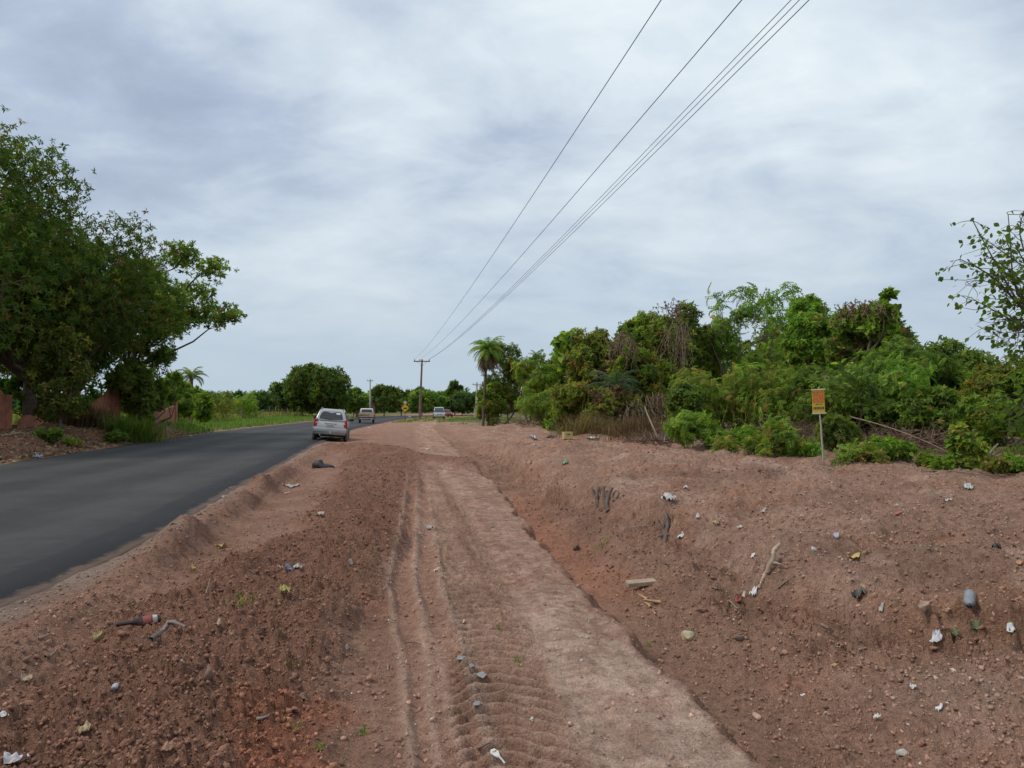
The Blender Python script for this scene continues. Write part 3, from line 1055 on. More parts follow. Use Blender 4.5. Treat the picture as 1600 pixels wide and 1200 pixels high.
def limb(a, b, r0, r1, bend=.12, n=6, sag=0.0, sides=6):
    a, b = np.asarray(a, float), np.asarray(b, float)
    t = np.linspace(0, 1, n)[:, None]
    L = np.linalg.norm(b - a)
    off = rng.normal(size=3) * bend * L
    off2 = rng.normal(size=3) * bend * L * .4
    P = a + (b - a) * t + off * np.sin(np.pi * t) + off2 * np.sin(2 * np.pi * t)
    P[:, 2] += sag * L * np.sin(np.pi * t[:, 0])
    return P, tube(P, r0 + (r1 - r0) * t[:, 0], sides)


def join(parts):
    Vs, Fs, off = [], [], 0
    for v_, f in parts:
        Vs.append(v_); Fs.append(f + off); off += len(v_)
    return np.concatenate(Vs), np.concatenate(Fs)


BARK = mat_basic('bark', (.115, .085, .062), .9, .4, 7, bump=.6)
BARK_PALE = mat_basic('pale_bark', (.21, .165, .125), .9, .35, 7, bump=.5)
DRYWOOD = mat_basic('dry_wood', (.24, .175, .12), .9, .35, 9, bump=.5)
LEAFM = mat_leaf()


def leaf_mesh(name, parent, kind, pos, D, size, cols, mat=None):
    V, Fc, C = scatter(LEAF[kind], pos, size, frames(D, rng.random(len(pos)) * 6.28), cols)
    # a little shade of its own per leaf
    o = mesh_np(name, V, [Fc], mat or LEAFM, parent, cols=C)
    o['kind'] = 'stuff'
    return o


def clump_tips(c, r, n, centre, flat=1.0, up=.25, fill=.45):
    d = rng.normal(size=(n, 3))
    out = (c - centre); nn = np.linalg.norm(out)
    out = out / nn if nn > 1e-6 else np.array([0, 0, 1.0])
    d = d / np.linalg.norm(d, axis=1, keepdims=True) + .55 * out
    d /= np.linalg.norm(d, axis=1, keepdims=True)
    rad = r * (fill + (1 - fill) * rng.random(n) ** .5) * (1 + .11 * rng.normal(size=n))
    p = c + d * rad[:, None] * np.array([1, 1, flat])
    D = d + up * np.array([0, 0, 1]) + .45 * rng.normal(size=(n, 3))
    return p, D


def tree(name, label, cat, x, y, top, width, pal='mid', kind='fine', tips=1200, size=.22, bottom=.25, depth=None, nclump=26,
         group=None, flat=1.0, clump=(.24, .40), lean=(0, 0), trunk_r=None, nlimb=9, pal2=None, p2=.0, open_=0.0, bark=None, zb=None,
         up=.25, fill=.45, stems=1, shape='dome'):
    """a tree as a thing of two parts: trunk (with limbs) and crown"""
    global rng
    rng = np.random.default_rng(sum((i + 1) * ord(ch_) for i, ch_ in enumerate(label)))
    if zb is None:
        zb = float(height(np.array([x]), np.array([y]))[0])
    H = top - zb
    rxx, ryy = width / 2, (depth or width) / 2
    zc0 = H * bottom
    if kind in ('feather', 'fine') and size > .15 and 'thicket' in name:
        size, tips = size * .80, int(tips * 1.4)
    root = empty(name, (x, y, zb))
    tag(root, label, cat, group)
    cen = np.array([lean[0], lean[1], zc0 + (H - zc0) * .5])
    rad = np.array([rxx, ryy, (H - zc0) / 2])
    cl = []
    k = 0
    while len(cl) < nclump and k < nclump * 20:
        k += 1
        d = rng.normal(size=3); d /= np.linalg.norm(d)
        if shape == 'dome' and d[2] < -.55 and rng.random() < .6: continue
        cr = rng.uniform(*clump) * min(rad[0], rad[2] * 1.2)
        q = rng.uniform(.55, 1.0) if rng.random() < .8 else rng.uniform(.1, .5)
        if shape == 'round': q = q
        c = cen + d * np.maximum(rad - cr * .75, .05) * q
        if shape == 'dome':
            c[2] = cen[2] + (c[2] - cen[2]) * (1.0 if d[2] > 0 else .95)
        cl.append((c, cr))
    wts = np.array([c[1] ** 2 for c in cl]); wts /= wts.sum()
    P, D = [], []
    for (c, cr), w in zip(cl, wts):
        n = max(3, int(tips * w))
        p, d = clump_tips(c, cr, n, cen, flat, up, fill)
        P.append(p); D.append(d)
    P, D = np.concatenate(P), np.concatenate(D)
    lo = P[:, 2] < .05
    P[lo, 2] = .05 + rng.random(lo.sum()) * .3
    cols = pick(pal, len(P))
    if pal2:
        # second colour comes in whole patches
        patch = (fbm(P[:, 0] * 1.1 + x, P[:, 2] * 1.1 + y, 3) + .15 * rng.normal(size=len(P))) > np.quantile(fbm(P[:, 0] * 1.1 + x, P[:, 2] * 1.1 + y, 3), 1 - p2)
        cols = np.where(patch[:, None], pick(pal2, len(P)), cols)
    leaf_mesh('crown', root, kind, P, D, size * rng.uniform(.7, 1.25, len(P)), cols)
    tr = trunk_r or max(.05, H * .022)
    parts = []
    fork = np.array([lean[0] * .3, lean[1] * .3, max(zc0 * 1.05, H * .18)])
    for s_ in range(stems):
        base_ = np.array([0, 0, -.15]) if stems == 1 else np.array([rng.normal() * .12 * width, rng.normal() * .12 * width, -.15])
        fk = fork + (0 if stems == 1 else rng.normal(size=3) * np.array([.2, .2, .08]) * width)
        Pp, tb = limb(base_, fk, tr * (1 if stems == 1 else .6), tr * (.72 if stems == 1 else .4), .04, 7, 0, 8)
        parts.append(tb)
        for j in rng.permutation(len(cl))[:max(2, nlimb // stems)]:
            c, cr = cl[j]
            P1, tb = limb(fk, c, tr * .5 / max(1, stems * .6), tr * .12, .10, 6, .05, 5)
            parts.append(tb)
            for _ in range(3 if open_ < .5 else 6):
                e = c + np.clip(rng.normal(size=3), -1.2, 1.2) * cr * .4
                P2, tb = limb(P1[4], e, tr * .14, tr * .04, .1, 4, 0, 4)
                parts.append(tb)
    V, Fq = join(parts)
    mesh_np('trunk', V, [Fq], bark or BARK, root, smooth=True)
    return root


def px_tree(name, label, cat, px, Y, top_py, wpx, **kw):
    x = (px - 800) / F * Y
    top = float(at_depth(px, top_py, Y)[2])
    return tree(name, label, cat, x, Y, top, wpx / F * Y, **kw)


def blades(name, label, pts, h, w, pal, parent=None, lean=.5, kind='stuff', cat=None, mat=None, group=None, per=1, spread=.05):
    """grass: bent blades (two triangles each), colours varied per blade"""
    n = len(pts)
    if per > 1:
        pts = np.repeat(pts, per, 0) + np.concatenate([rng.normal(size=(n * per, 2)) * spread, np.zeros((n * per, 1))], 1)
        n = len(pts)
    hh = h * rng.uniform(.5, 1.2, n)
    a = rng.random(n) * 6.28
    dirx = np.stack([np.cos(a), np.sin(a), np.zeros(n)], 1)
    side = np.stack([-np.sin(a), np.cos(a), np.zeros(n)], 1) * (w * rng.uniform(.6, 1.3, n))[:, None]
    ln = lean * np.abs(rng.normal(size=n))[:, None] * hh[:, None]
    mid = pts + np.array([0, 0, 1]) * hh[:, None] * .6 + dirx * ln * .35
    tip = pts + np.array([0, 0, 1]) * (hh[:, None] * (1 - .25 * np.minimum(1, ln / hh[:, None]))) + dirx * ln
    V = np.stack([pts - side * .5, pts + side * .5, mid + side * .45, mid - side * .45, tip], 1).reshape(-1, 3)
    o_ = np.arange(n)[:, None] * 5
    q = np.array([[0, 1, 2, 3]]) + o_
    t = np.array([[3, 2, 4]]) + o_
    C = np.repeat(pick(pal, n), 5, 0)
    o = mesh_np(name, V, [q, t], mat or LEAFM, parent, cols=C)
    tag(o, label, cat, group, kind)
    return o
# ------------------------------------------------------------------ left of the road: wall, trees, shrubs
PLASTER = mat_basic('red_brown_plaster', (.42, .165, .090), .9, .22, 3.5, bump=.5, dirt=((.16, .085, .06), .35))


def gz(x, y):
    return float(height(np.array([x], float), np.array([y], float))[0])


def wall_piece(label, a, b, tops, thick=.16):
    """broken stretch of wall: jagged top, real thickness; coping course as a part"""
    a, b = np.array(a), np.array(b)
    n = len(tops)
    d = (b - a) / np.linalg.norm(b - a)
    nrm = np.array([-d[1], d[0]])
    root = empty('garden_wall', (a[0], a[1], gz(*a) - .2))
    z0 = gz(*a) - .2
    bm = bmesh.new()
    rows = []
    for i, t in enumerate(tops):
        p = a + (b - a) * i / (n - 1)
        r_ = []
        for s_ in (-1, 1):
            q = p + nrm * s_ * thick / 2 - a
            lo_ = bm.verts.new((q[0], q[1], gz(*p) - .35 - z0))
            hi_ = bm.verts.new((q[0], q[1], t + gz(*p) - z0))
            r_ += [lo_, hi_]
        rows.append(r_)
    for i in range(n - 1):
        A, B = rows[i], rows[i + 1]
        bm.faces.new((A[0], B[0], B[1], A[1]))
        bm.faces.new((A[2], A[3], B[3], B[2]))
        bm.faces.new((A[1], B[1], B[3], A[3]))
    bm.faces.new((rows[0][0], rows[0][1], rows[0][3], rows[0][2]))
    bm.faces.new((rows[-1][0], rows[-1][2], rows[-1][3], rows[-1][1]))
    mesh_bm('wall_face', bm, PLASTER, root)
    # a pier at the far end, proud of the face
    bm = bmesh.new()
    p = b - a
    for sx in (-.14, .14):
        pass
    bmesh.ops.create_cube(bm, size=1, matrix=Matrix.Translation((p[0], p[1], (tops[-1] + .25) / 2 + gz(*b) - z0 - .15)) @ Matrix.Rotation(math.atan2(d[1], d[0]), 4, 'Z') @ Matrix.Diagonal((.26, .26, tops[-1] + .45, 1)))
    bmesh.ops.bevel(bm, geom=bm.edges[:], offset=.012, segments=1, affect='EDGES')
    mesh_bm('pier', bm, PLASTER, root)
    tag(root, label, 'wall', 'broken stretches of red garden wall')


wall_piece('red brown plastered wall at the left edge, under the overhanging foliage', (-21.2, 26.0), (-20.85, 30.2), [2.3, 2.3, 2.28, 2.3, 2.25, 2.2, 2.1, 1.7, 1.2])
wall_piece('broken red wall stub with pointed top between dark trees', (-21.5, 36.4), (-21.6, 40.0), [.9, 1.2, 1.3, 1.45, 1.6, 2.15, 1.9])
wall_piece('last low red wall end beside the grass verge', (-22.1, 43.0), (-22.4, 48.6), [.5, .7, .9, .85, 1.15, 1.3])
for (a_, b_, t_) in (((-21.0, 31.2), (-21.2, 33.1), [.3, .5, .45, .6]),):
    wall_piece('crumbled knee high remains of red wall behind dry grass', a_, b_, t_)

tree('mango_tree', 'huge dense mango tree cut by the left edge of the view', 'tree', -24.0, 28.5, 14.3, 14.6, 'mango_dry', 'mango', 11000, .22, .06,
     nclump=70, clump=(.26, .40), group='big dark trees beyond the road', trunk_r=.4, nlimb=14, pal2='mango', p2=.35)
tree('mango_tree', 'tall rounded dark mango tree overhanging the broken red wall', 'tree', -24.1, 36.5, 12.9, 13.6, 'mango', 'mango', 11000, .23, .06,
     nclump=70, clump=(.25, .38), group='big dark trees beyond the road', trunk_r=.38, nlimb=14, pal2='mango_dry', p2=.3)
tree('mango_tree', 'dark green lower tree mass behind the crumbled wall', 'tree', -26.5, 44.0, 9.5, 11, 'mango', 'mango', 3000, .34, .08,
     nclump=44, group='big dark trees beyond the road', trunk_r=.3, nlimb=8)
tree('vine_thicket', 'bushy creeper spilling over the wall at the left edge', 'shrub', -18.9, 30.6, 5.4, 2.8, 'mango_dry', 'broad', 1500, .15, .05,
     nclump=30, group='shrubs along the left wall', nlimb=8, shape='round', pal2='olive', p2=.2)
tree('spreading_tree', 'open branched tree reaching out over the road from behind the mango', 'tree', -25.2, 45.5, 12.4, 9.6, 'mid', 'fine', 2900, .26, .26,
     depth=7, nclump=34, clump=(.20, .32), lean=(4.3, 0), trunk_r=.2, nlimb=12, open_=1, flat=.65, pal2='dark', p2=.4, fill=.15)
for (px, Y, tp, w, pal, kind, lab) in [
        (205, 40, 560, 95, 'dark', 'fine', 'dark leafy shrub hiding the gap in the red wall'),
        (262, 50, 578, 80, 'mid', 'fine', 'mid green shrub leaning over the last wall end'),
        (238, 45, 535, 70, 'dark', 'fine', 'tall dark shrub under the spreading limb'),
        (215, 42, 622, 50, 'dark', 'broad', 'low dark shrub with drooping leaves at the wall foot'),
        (318, 60, 615, 26, 'bright', 'broad', 'small bright leafy sapling on the verge beyond the wall'),
        (300, 68, 603, 70, 'bright', 'fine', 'pale green bush under the small palm'),
        (275, 62, 590, 60, 'mid', 'fine', 'rounded green bush beside the small palm'),
        (348, 72, 612, 70, 'olive', 'feather', 'brownish green bush on the far verge'),
        (385, 84, 610, 60, 'mid', 'feather', 'feathery bush behind the verge fence')]:
    px_tree('verge_shrub', lab, 'shrub', px, Y, tp, w, pal=pal, kind=kind, tips=520, size=.22 + Y * .0022, bottom=.04, nclump=16,
            group='shrubs along the left verge', nlimb=6, stems=3, shape='round')


for x_, y_, h_, w_, lab in ((-24.5, 31, 3.2, 5, 'dark undergrowth behind the left wall near the edge of the view'), (-24.8, 38.5, 3.4, 6, 'dark undergrowth behind the pointed wall stub'),
                             (-29.5, 27, 4.2, 7, 'dark undergrowth far behind the left wall'), (-29.5, 36, 4.0, 7, 'dense low growth under the tall mango tree')):
    tree('undergrowth', lab, 'shrub', x_, y_, h_, w_, pal='mango', kind='fine', tips=600, size=.30, bottom=.02, nclump=18, group='shrubs along the left wall', shape='round', nlimb=5, stems=3)


def palm(name, label, x, y, top, nfr, L, pal, skirt=0, tr=.14, leanx=0.0):
    zb = gz(x, y)
    H = top - zb - L * .45
    root = empty(name, (x, y, zb))
    tag(root, label, 'palm')
    t = np.linspace(0, 1, 9)[:, None]
    P = np.concatenate([leanx * t ** 1.6, 0 * t, -.2 + (H + .2) * t], 1)
    V, Fq = tube(P, tr * (1.15 - .4 * t[:, 0]), 8)
    mesh_np('trunk', V, [Fq], BARK, root, smooth=True)
    head = P[-1]

    def fronds(nm, n, elev, Lf, pl, dr, sz=1.0):
        parts, C = [], []
        rib = []
        for i in range(n):
            a = i * 2.4 + rng.normal() * .2
            e = elev(i / max(1, n - 1))
            l = Lf * rng.uniform(.8, 1.1)
            s_ = np.linspace(0, 1, 9)
            ang = e - dr * s_ ** 1.3
            ds = l / 8
            r_ = np.concatenate([[0], np.cumsum(np.cos(ang[:-1]) * ds)])
            z_ = np.concatenate([[0], np.cumsum(np.sin(ang[:-1]) * ds)])
            path = head + np.stack([r_ * math.cos(a), r_ * math.sin(a), z_], 1)
            rib.append(tube(path, .02 * (1.1 - s_), 4))
            col_ = pick(pl, 1)[0]
            sd = np.array([-math.sin(a), math.cos(a), 0])
            for k in range(1, 22):
                q = k / 22
                p0 = np.array([np.interp(q, s_, path[:, j]) for j in range(3)])
                fw = np.array([np.interp(min(1, q + .05), s_, path[:, j]) for j in range(3)]) - p0
                fw /= np.linalg.norm(fw) + 1e-9
                for sg in (-1, 1):
                    ll_ = Lf * .30 * math.sin(math.pi * (.12 + .86 * q)) * rng.uniform(.8, 1.1) * sz
                    dr_ = sd * sg * .8 + fw * .7 + np.array([0, 0, -.45 + rng.normal() * .15])
                    dr_ /= np.linalg.norm(dr_)
                    w_ = fw * .045 * max(1, Lf / 2)
                    parts.append((np.array([p0 - w_, p0 + w_, p0 + dr_ * ll_]), np.array([[0, 1, 2]])))
                    C.append(np.tile(col_ * rng.uniform(.8, 1.2), (3, 1)))
        V_, F_ = join(parts)
        o_ = mesh_np(nm, V_, [F_], LEAFM, root, cols=np.concatenate(C))
        o_['kind'] = 'stuff'
        V_, F_ = join(rib)
        mesh_np('frond_rib', V_, [F_], BARK_PALE, root)
    fronds('fronds', nfr, lambda q: 1.35 - 1.5 * q, L, pal, 1.9)
    if skirt:
        fronds('dead_fronds', skirt, lambda q: -.75 - .5 * q, L * 1.05, 'dead', .45)


palm('palm_tree', 'small palm rising above the bushes at the left verge', -31.6, 72, 5.6, 18, 1.9, 'dark', tr=.2)
palm('palm_tree', 'tall palm with a skirt of dead fronds at the left end of the thicket', -2.45, 62, 7.5, 38, 2.0, 'mid', skirt=30, tr=.11, leanx=.4)
palm('palm_tree', 'low blue green palm clump inside the thicket', 5.1, 36.0, 3.35, 22, 1.8, 'sage', tr=.12)

# ------------------------------------------------------------------ distant trees
px_tree('round_tree', 'large dome shaped dark mango tree beyond the silver car', 'tree', 497, 112, 566, 112, pal='dark', kind='fine', tips=2600, size=.62,
        bottom=.06, nclump=60, group='trees along the far road', nlimb=10, pal2='far', p2=.3)
for (px, Y, tp, w, pal, lab) in [
        (420, 122, 606, 90, 'far', 'distant green trees left of the dome shaped tree'),
        (448, 112, 595, 60, 'dark', 'shoulder high dark tree joined to the dome shaped tree'),
        (370, 140, 610, 70, 'far', 'low distant tree above the grass verge'),
        (322, 150, 612, 70, 'far', 'low distant tree near the small palm'),
        (553, 130, 607, 50, 'bright', 'bright green tree right of the dome shaped tree'),
        (600, 160, 602, 70, 'dark', 'dark tree behind the concrete pole'),
        (627, 168, 606, 60, 'dark', 'dark round tree above the warning sign'),
        (660, 150, 605, 80, 'mid', 'lighter green tree behind the wooden power pole'),
        (683, 165, 612, 50, 'mid', 'light tree right of the wooden power pole'),
        (711, 175, 592, 34, 'dark', 'tall dark tree with a round top in the far gap'),
        (722, 165, 612, 60, 'far', 'mid green tree below the tall round topped one'),
        (745, 170, 610, 60, 'far', 'distant tree behind the tall palm'),
        (783, 120, 600, 70, 'far', 'distant tree filling the gap behind the thicket end')]:
    px_tree('far_tree', lab, 'tree', px, Y, tp, w, pal=pal, kind='fine', tips=620, size=.60 + Y * .001, bottom=.1, nclump=22,
            group='trees along the far road', nlimb=6, pal2='far', p2=.3)
# the wooded horizon that closes the view
P_, D_ = [], []
for k in range(260):
    a = math.radians(-60 + 120 * k / 259 + rng.normal() * .3)
    R_ = rng.uniform(230, 330)
    hh = rng.uniform(4.5, 8.5)
    c = np.array([R_ * math.sin(a), R_ * math.cos(a), hh * .5])
    n = 55
    d = rng.normal(size=(n, 3)); d /= np.linalg.norm(d, axis=1, keepdims=True)
    P_.append(c + d * np.array([6.5, 4, hh * .5]) * rng.uniform(.5, 1, (n, 1))); D_.append(d + [0, 0, .4])
P_, D_ = np.concatenate(P_), np.concatenate(D_)
V, Fc, C = scatter(LEAF['fine'], P_, 1.7 * rng.uniform(.7, 1.3, len(P_)), frames(D_, rng.random(len(P_)) * 6.28), pick('far', len(P_)))
tag(mesh_np('distant_woodland', V, [Fc], LEAFM, cols=C), 'low line of distant woodland closing the horizon', None, None, 'stuff')

# scrub that carries on past the right edge of the view
P_, D_ = [], []
for k in range(64):
    y_ = rng.uniform(11, 46)
    x_ = rng.uniform(.78 * y_ + 3.5, .78 * y_ + 26)
    hh = rng.uniform(2.6, 5.8)
    c = np.array([x_, y_, gz(x_, y_) + hh * .48])
    n = 210
    d = rng.normal(size=(n, 3)); d /= np.linalg.norm(d, axis=1, keepdims=True)
    P_.append(c + d * np.array([2.6, 2.6, hh * .52]) * rng.uniform(.55, 1, (n, 1))); D_.append(d + [0, 0, .4])
P_, D_ = np.concatenate(P_), np.concatenate(D_)
V, Fc, C = scatter(LEAF['fine'], P_, .42 * rng.uniform(.7, 1.3, len(P_)), frames(D_, rng.random(len(P_)) * 6.28), pick('mid', len(P_)))
tag(mesh_np('scrub', V, [Fc], LEAFM, cols=C), 'mass of green scrub continuing to the right of the thicket', None, None, 'stuff')

# ------------------------------------------------------------------ thicket on the right
TH = 'overgrown trees and shrubs of the thicket'
for (px, Y, tp, w, pal, kind, n, sz, lab, kw) in [
    (790, 66, 530, 80, 'dark', 'feather', 900, .75, 'feathery dark tree next to the tall palm', dict(nclump=24)),
    (838, 56, 548, 78, 'mid', 'feather', 900, .66, 'soft green tree at the left end of the thicket', dict(nclump=24)),
    (768, 63, 596, 50, 'mid', 'fine', 500, .55, 'leafy bush at the foot of the tall palm', dict(bottom=.03)),
    (850, 48, 600, 110, 'mid', 'feather', 800, .5, 'feathery green shrub low in the thicket left end', dict(bottom=.03)),
    (887, 54, 514, 44, 'bright', 'broad', 130, .55, 'thin sapling with a few large leaf clusters above the thicket', dict(bottom=.6, open_=1, clump=(.25, .4), nclump=9)),
    (930, 46, 508, 110, 'olive', 'fine', 1500, .34, 'creeper covered scrub tree with bare twigs on top', dict(pal2='rusty', p2=.2)),
    (905, 40, 592, 110, 'olive', 'fine', 800, .28, 'brownish green shrub above the dry grass', dict(bottom=.03, pal2='mid', p2=.4)),
    (1003, 46, 470, 120, 'mid', 'fine', 1900, .36, 'full green tree rising behind the creepers', dict(pal2='bright', p2=.25)),
    (1062, 40, 474, 130, 'mid', 'fine', 2200, .30, 'mound of creepers draped over a tree with reddish dry stems', dict(pal2='rusty', p2=.2, bottom=.1)),
    (1000, 38, 535, 120, 'olive', 'fine', 1300, .28, 'tangled yellowish green shrub in the middle of the thicket', dict(bottom=.05, pal2='mid', p2=.4)),
    (1120, 41, 462, 95, 'mid', 'feather', 1100, .50, 'pale feathery tree right of the creeper mound', dict()),
    (1160, 40, 421, 112, 'bright', 'droop', 190, .52, 'tall airy tree with drooping bright leaf fans against the sky', dict(bottom=.5, open_=1, nclump=16, clump=(.16, .26), fill=.2, nlimb=15, depth=3, trunk_r=.06, stems=3, flat=.6)),
    (1238, 39, 420, 92, 'bright', 'droop', 150, .52, 'second airy tree with hanging yellow green leaves', dict(bottom=.5, open_=1, nclump=13, clump=(.16, .28), fill=.2, nlimb=12, depth=3, trunk_r=.06, stems=3, flat=.6)),
    (1180, 44, 470, 120, 'mid', 'feather', 420, .5, 'sparse tree letting the sky through between two airy crowns', dict(open_=1, nclump=22, fill=.2, clump=(.2, .3), nlimb=20)),
    (1272, 37, 452, 100, 'bright', 'fine', 1700, .30, 'dense fresh green tree in the right of the thicket', dict(pal2='mid', p2=.4)),
    (1345, 33, 462, 140, 'mid', 'fine', 2000, .28, 'wide tree with a rusty brown patch on its crown', dict(pal2='rusty', p2=.13)),
    (1383, 31, 440, 62, 'bright', 'broad', 210, .30, 'thin tree with separate horizontal leaf sprays against the sky', dict(bottom=.55, open_=1, nclump=11, clump=(.18, .28), flat=.4, fill=.2, nlimb=11)),
    (1425, 28, 506, 150, 'dark', 'feather', 1500, .40, 'layered dark green tree spreading flat boughs', dict(flat=.35, clump=(.3, .45), pal2='bright', p2=.3)),
    (1415, 26.5, 545, 120, 'bright', 'feather', 900, .34, 'light green boughs in front of the layered dark tree', dict(flat=.4, bottom=.15, pal2='mid', p2=.5)),
    (1500, 28, 562, 120, 'mid', 'fine', 1300, .25, 'green tree lower than the layered one at its right', dict(pal2='bright', p2=.3)),
    (1580, 25, 560, 130, 'olive', 'fine', 1300, .22, 'yellow green tree at the right edge of the thicket', dict(pal2='mid', p2=.4)),
    (1650, 24, 545, 140, 'mid', 'fine', 900, .25, 'green tree cut by the right edge behind the sapling', dict()),
    (1110, 31, 570, 140, 'olive', 'feather', 1100, .36, 'shrub with a straw coloured flowering top in mid thicket', dict(bottom=.05, pal2='mid', p2=.45)),
    (1075, 28.5, 592, 75, 'dark', 'broad', 800, .15, 'dark small leaved shrub in front of the straw coloured grass', dict(bottom=.03)),
    (1190, 30, 552, 150, 'mid', 'feather', 1400, .36, 'wide feathery shrub behind the sale sign', dict(bottom=.05, pal2='olive', p2=.3)),
    (1270, 28, 562, 130, 'dark', 'feather', 1300, .34, 'deep green feathery shrub just behind the sale sign', dict(bottom=.05, pal2='mid', p2=.3)),
    (1350, 27, 590, 110, 'dark', 'fine', 1000, .22, 'dark shrub right of the sale sign', dict(bottom=.04)),
    (1455, 25.5, 600, 120, 'mid', 'fine', 1000, .20, 'green shrub under the layered tree', dict(bottom=.04, pal2='dark', p2=.4)),
    (1545, 23, 612, 100, 'mid', 'fine', 800, .20, 'shadowy green shrub between the round bush and the broad leaved one', dict(bottom=.05, pal2='bright', p2=.3)),
    (955, 34, 604, 100, 'olive', 'fine', 800, .22, 'low tangled shrub behind the dry grass', dict(bottom=.03, pal2='dead', p2=.3)),
]:
    px_tree('thicket_tree' if tp < 560 else 'thicket_shrub', lab, 'tree' if tp < 560 else 'shrub', px, Y, tp, w, pal=pal, kind=kind, tips=n, size=sz,
            group=TH, stems=kw.pop('stems', 2), **{**dict(bottom=.16, nclump=34, shape='round', nlimb=8), **kw})
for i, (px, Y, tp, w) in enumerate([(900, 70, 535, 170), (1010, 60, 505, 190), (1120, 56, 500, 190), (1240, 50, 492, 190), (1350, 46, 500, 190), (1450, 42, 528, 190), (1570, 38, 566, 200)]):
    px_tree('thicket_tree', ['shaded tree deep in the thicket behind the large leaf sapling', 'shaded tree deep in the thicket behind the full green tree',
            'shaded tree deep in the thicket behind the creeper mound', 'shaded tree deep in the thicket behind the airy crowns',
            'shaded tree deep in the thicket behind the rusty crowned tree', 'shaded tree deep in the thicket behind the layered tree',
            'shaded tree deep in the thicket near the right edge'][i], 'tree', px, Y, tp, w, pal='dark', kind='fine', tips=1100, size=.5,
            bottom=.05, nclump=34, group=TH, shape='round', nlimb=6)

# dry creepers hanging over the thicket
def hanging(label, px, Y, py0, py1, wpx, n, pal='dead'):
    top = at_depth(px, py0, Y); bot = at_depth(px, py1, Y)
    root = empty('dry_creeper', (top[0], top[1], bot[2]))
    tag(root, label, 'creeper', 'dry creepers hanging over the thicket')
    parts, P, D = [], [], []
    W_ = wpx / F * Y
    for i in range(n):
        x0 = rng.normal() * W_ * .33
        z0 = (top[2] - bot[2]) * (1 - .35 * abs(x0 / W_) - rng.random() * .3)
        ln = (top[2] - bot[2]) * rng.uniform(.35, .9)
        y0 = rng.normal() * .35
        t = np.linspace(0, 1, 6)
        path = np.stack([x0 + .12 * np.cumsum(rng.normal(size=6)), y0 - .25 * np.sin(t * 2) + .08 * np.cumsum(rng.normal(size=6)), z0 - ln * t], 1)
        parts.append(tube(path, np.full(6, .014), 3))
        k = 5
        P.append(path + rng.normal(size=path.shape) * .05); D.append(rng.normal(size=path.shape) + [0, -.3, -.6])
    V_, F_ = join(parts)
    mesh_np('stems', V_, [F_], DRYWOOD, root)['kind'] = 'stuff'
    P, D = np.concatenate(P), np.concatenate(D)
    leaf_mesh('dry_leaves', root, 'fine', P, D, .085 * rng.uniform(.6, 1.2, len(P)), pick(pal, len(P)))


hanging('reddish dry creeper falling down the front of the creeper mound', 1058, 36.5, 490, 575, 34, 34)
hanging('dry creeper at the crest of the creeper mound', 1050, 37.0, 468, 510, 44, 20)
hanging('dark red dry creeper left of the creeper mound', 970, 37, 515, 570, 34, 34)
hanging('dry brown creeper low beside the blue green palm', 1030, 32, 610, 675, 70, 90)
hanging('rusty dry creeper on the wide tree at right', 1345, 29.5, 468, 505, 70, 24)

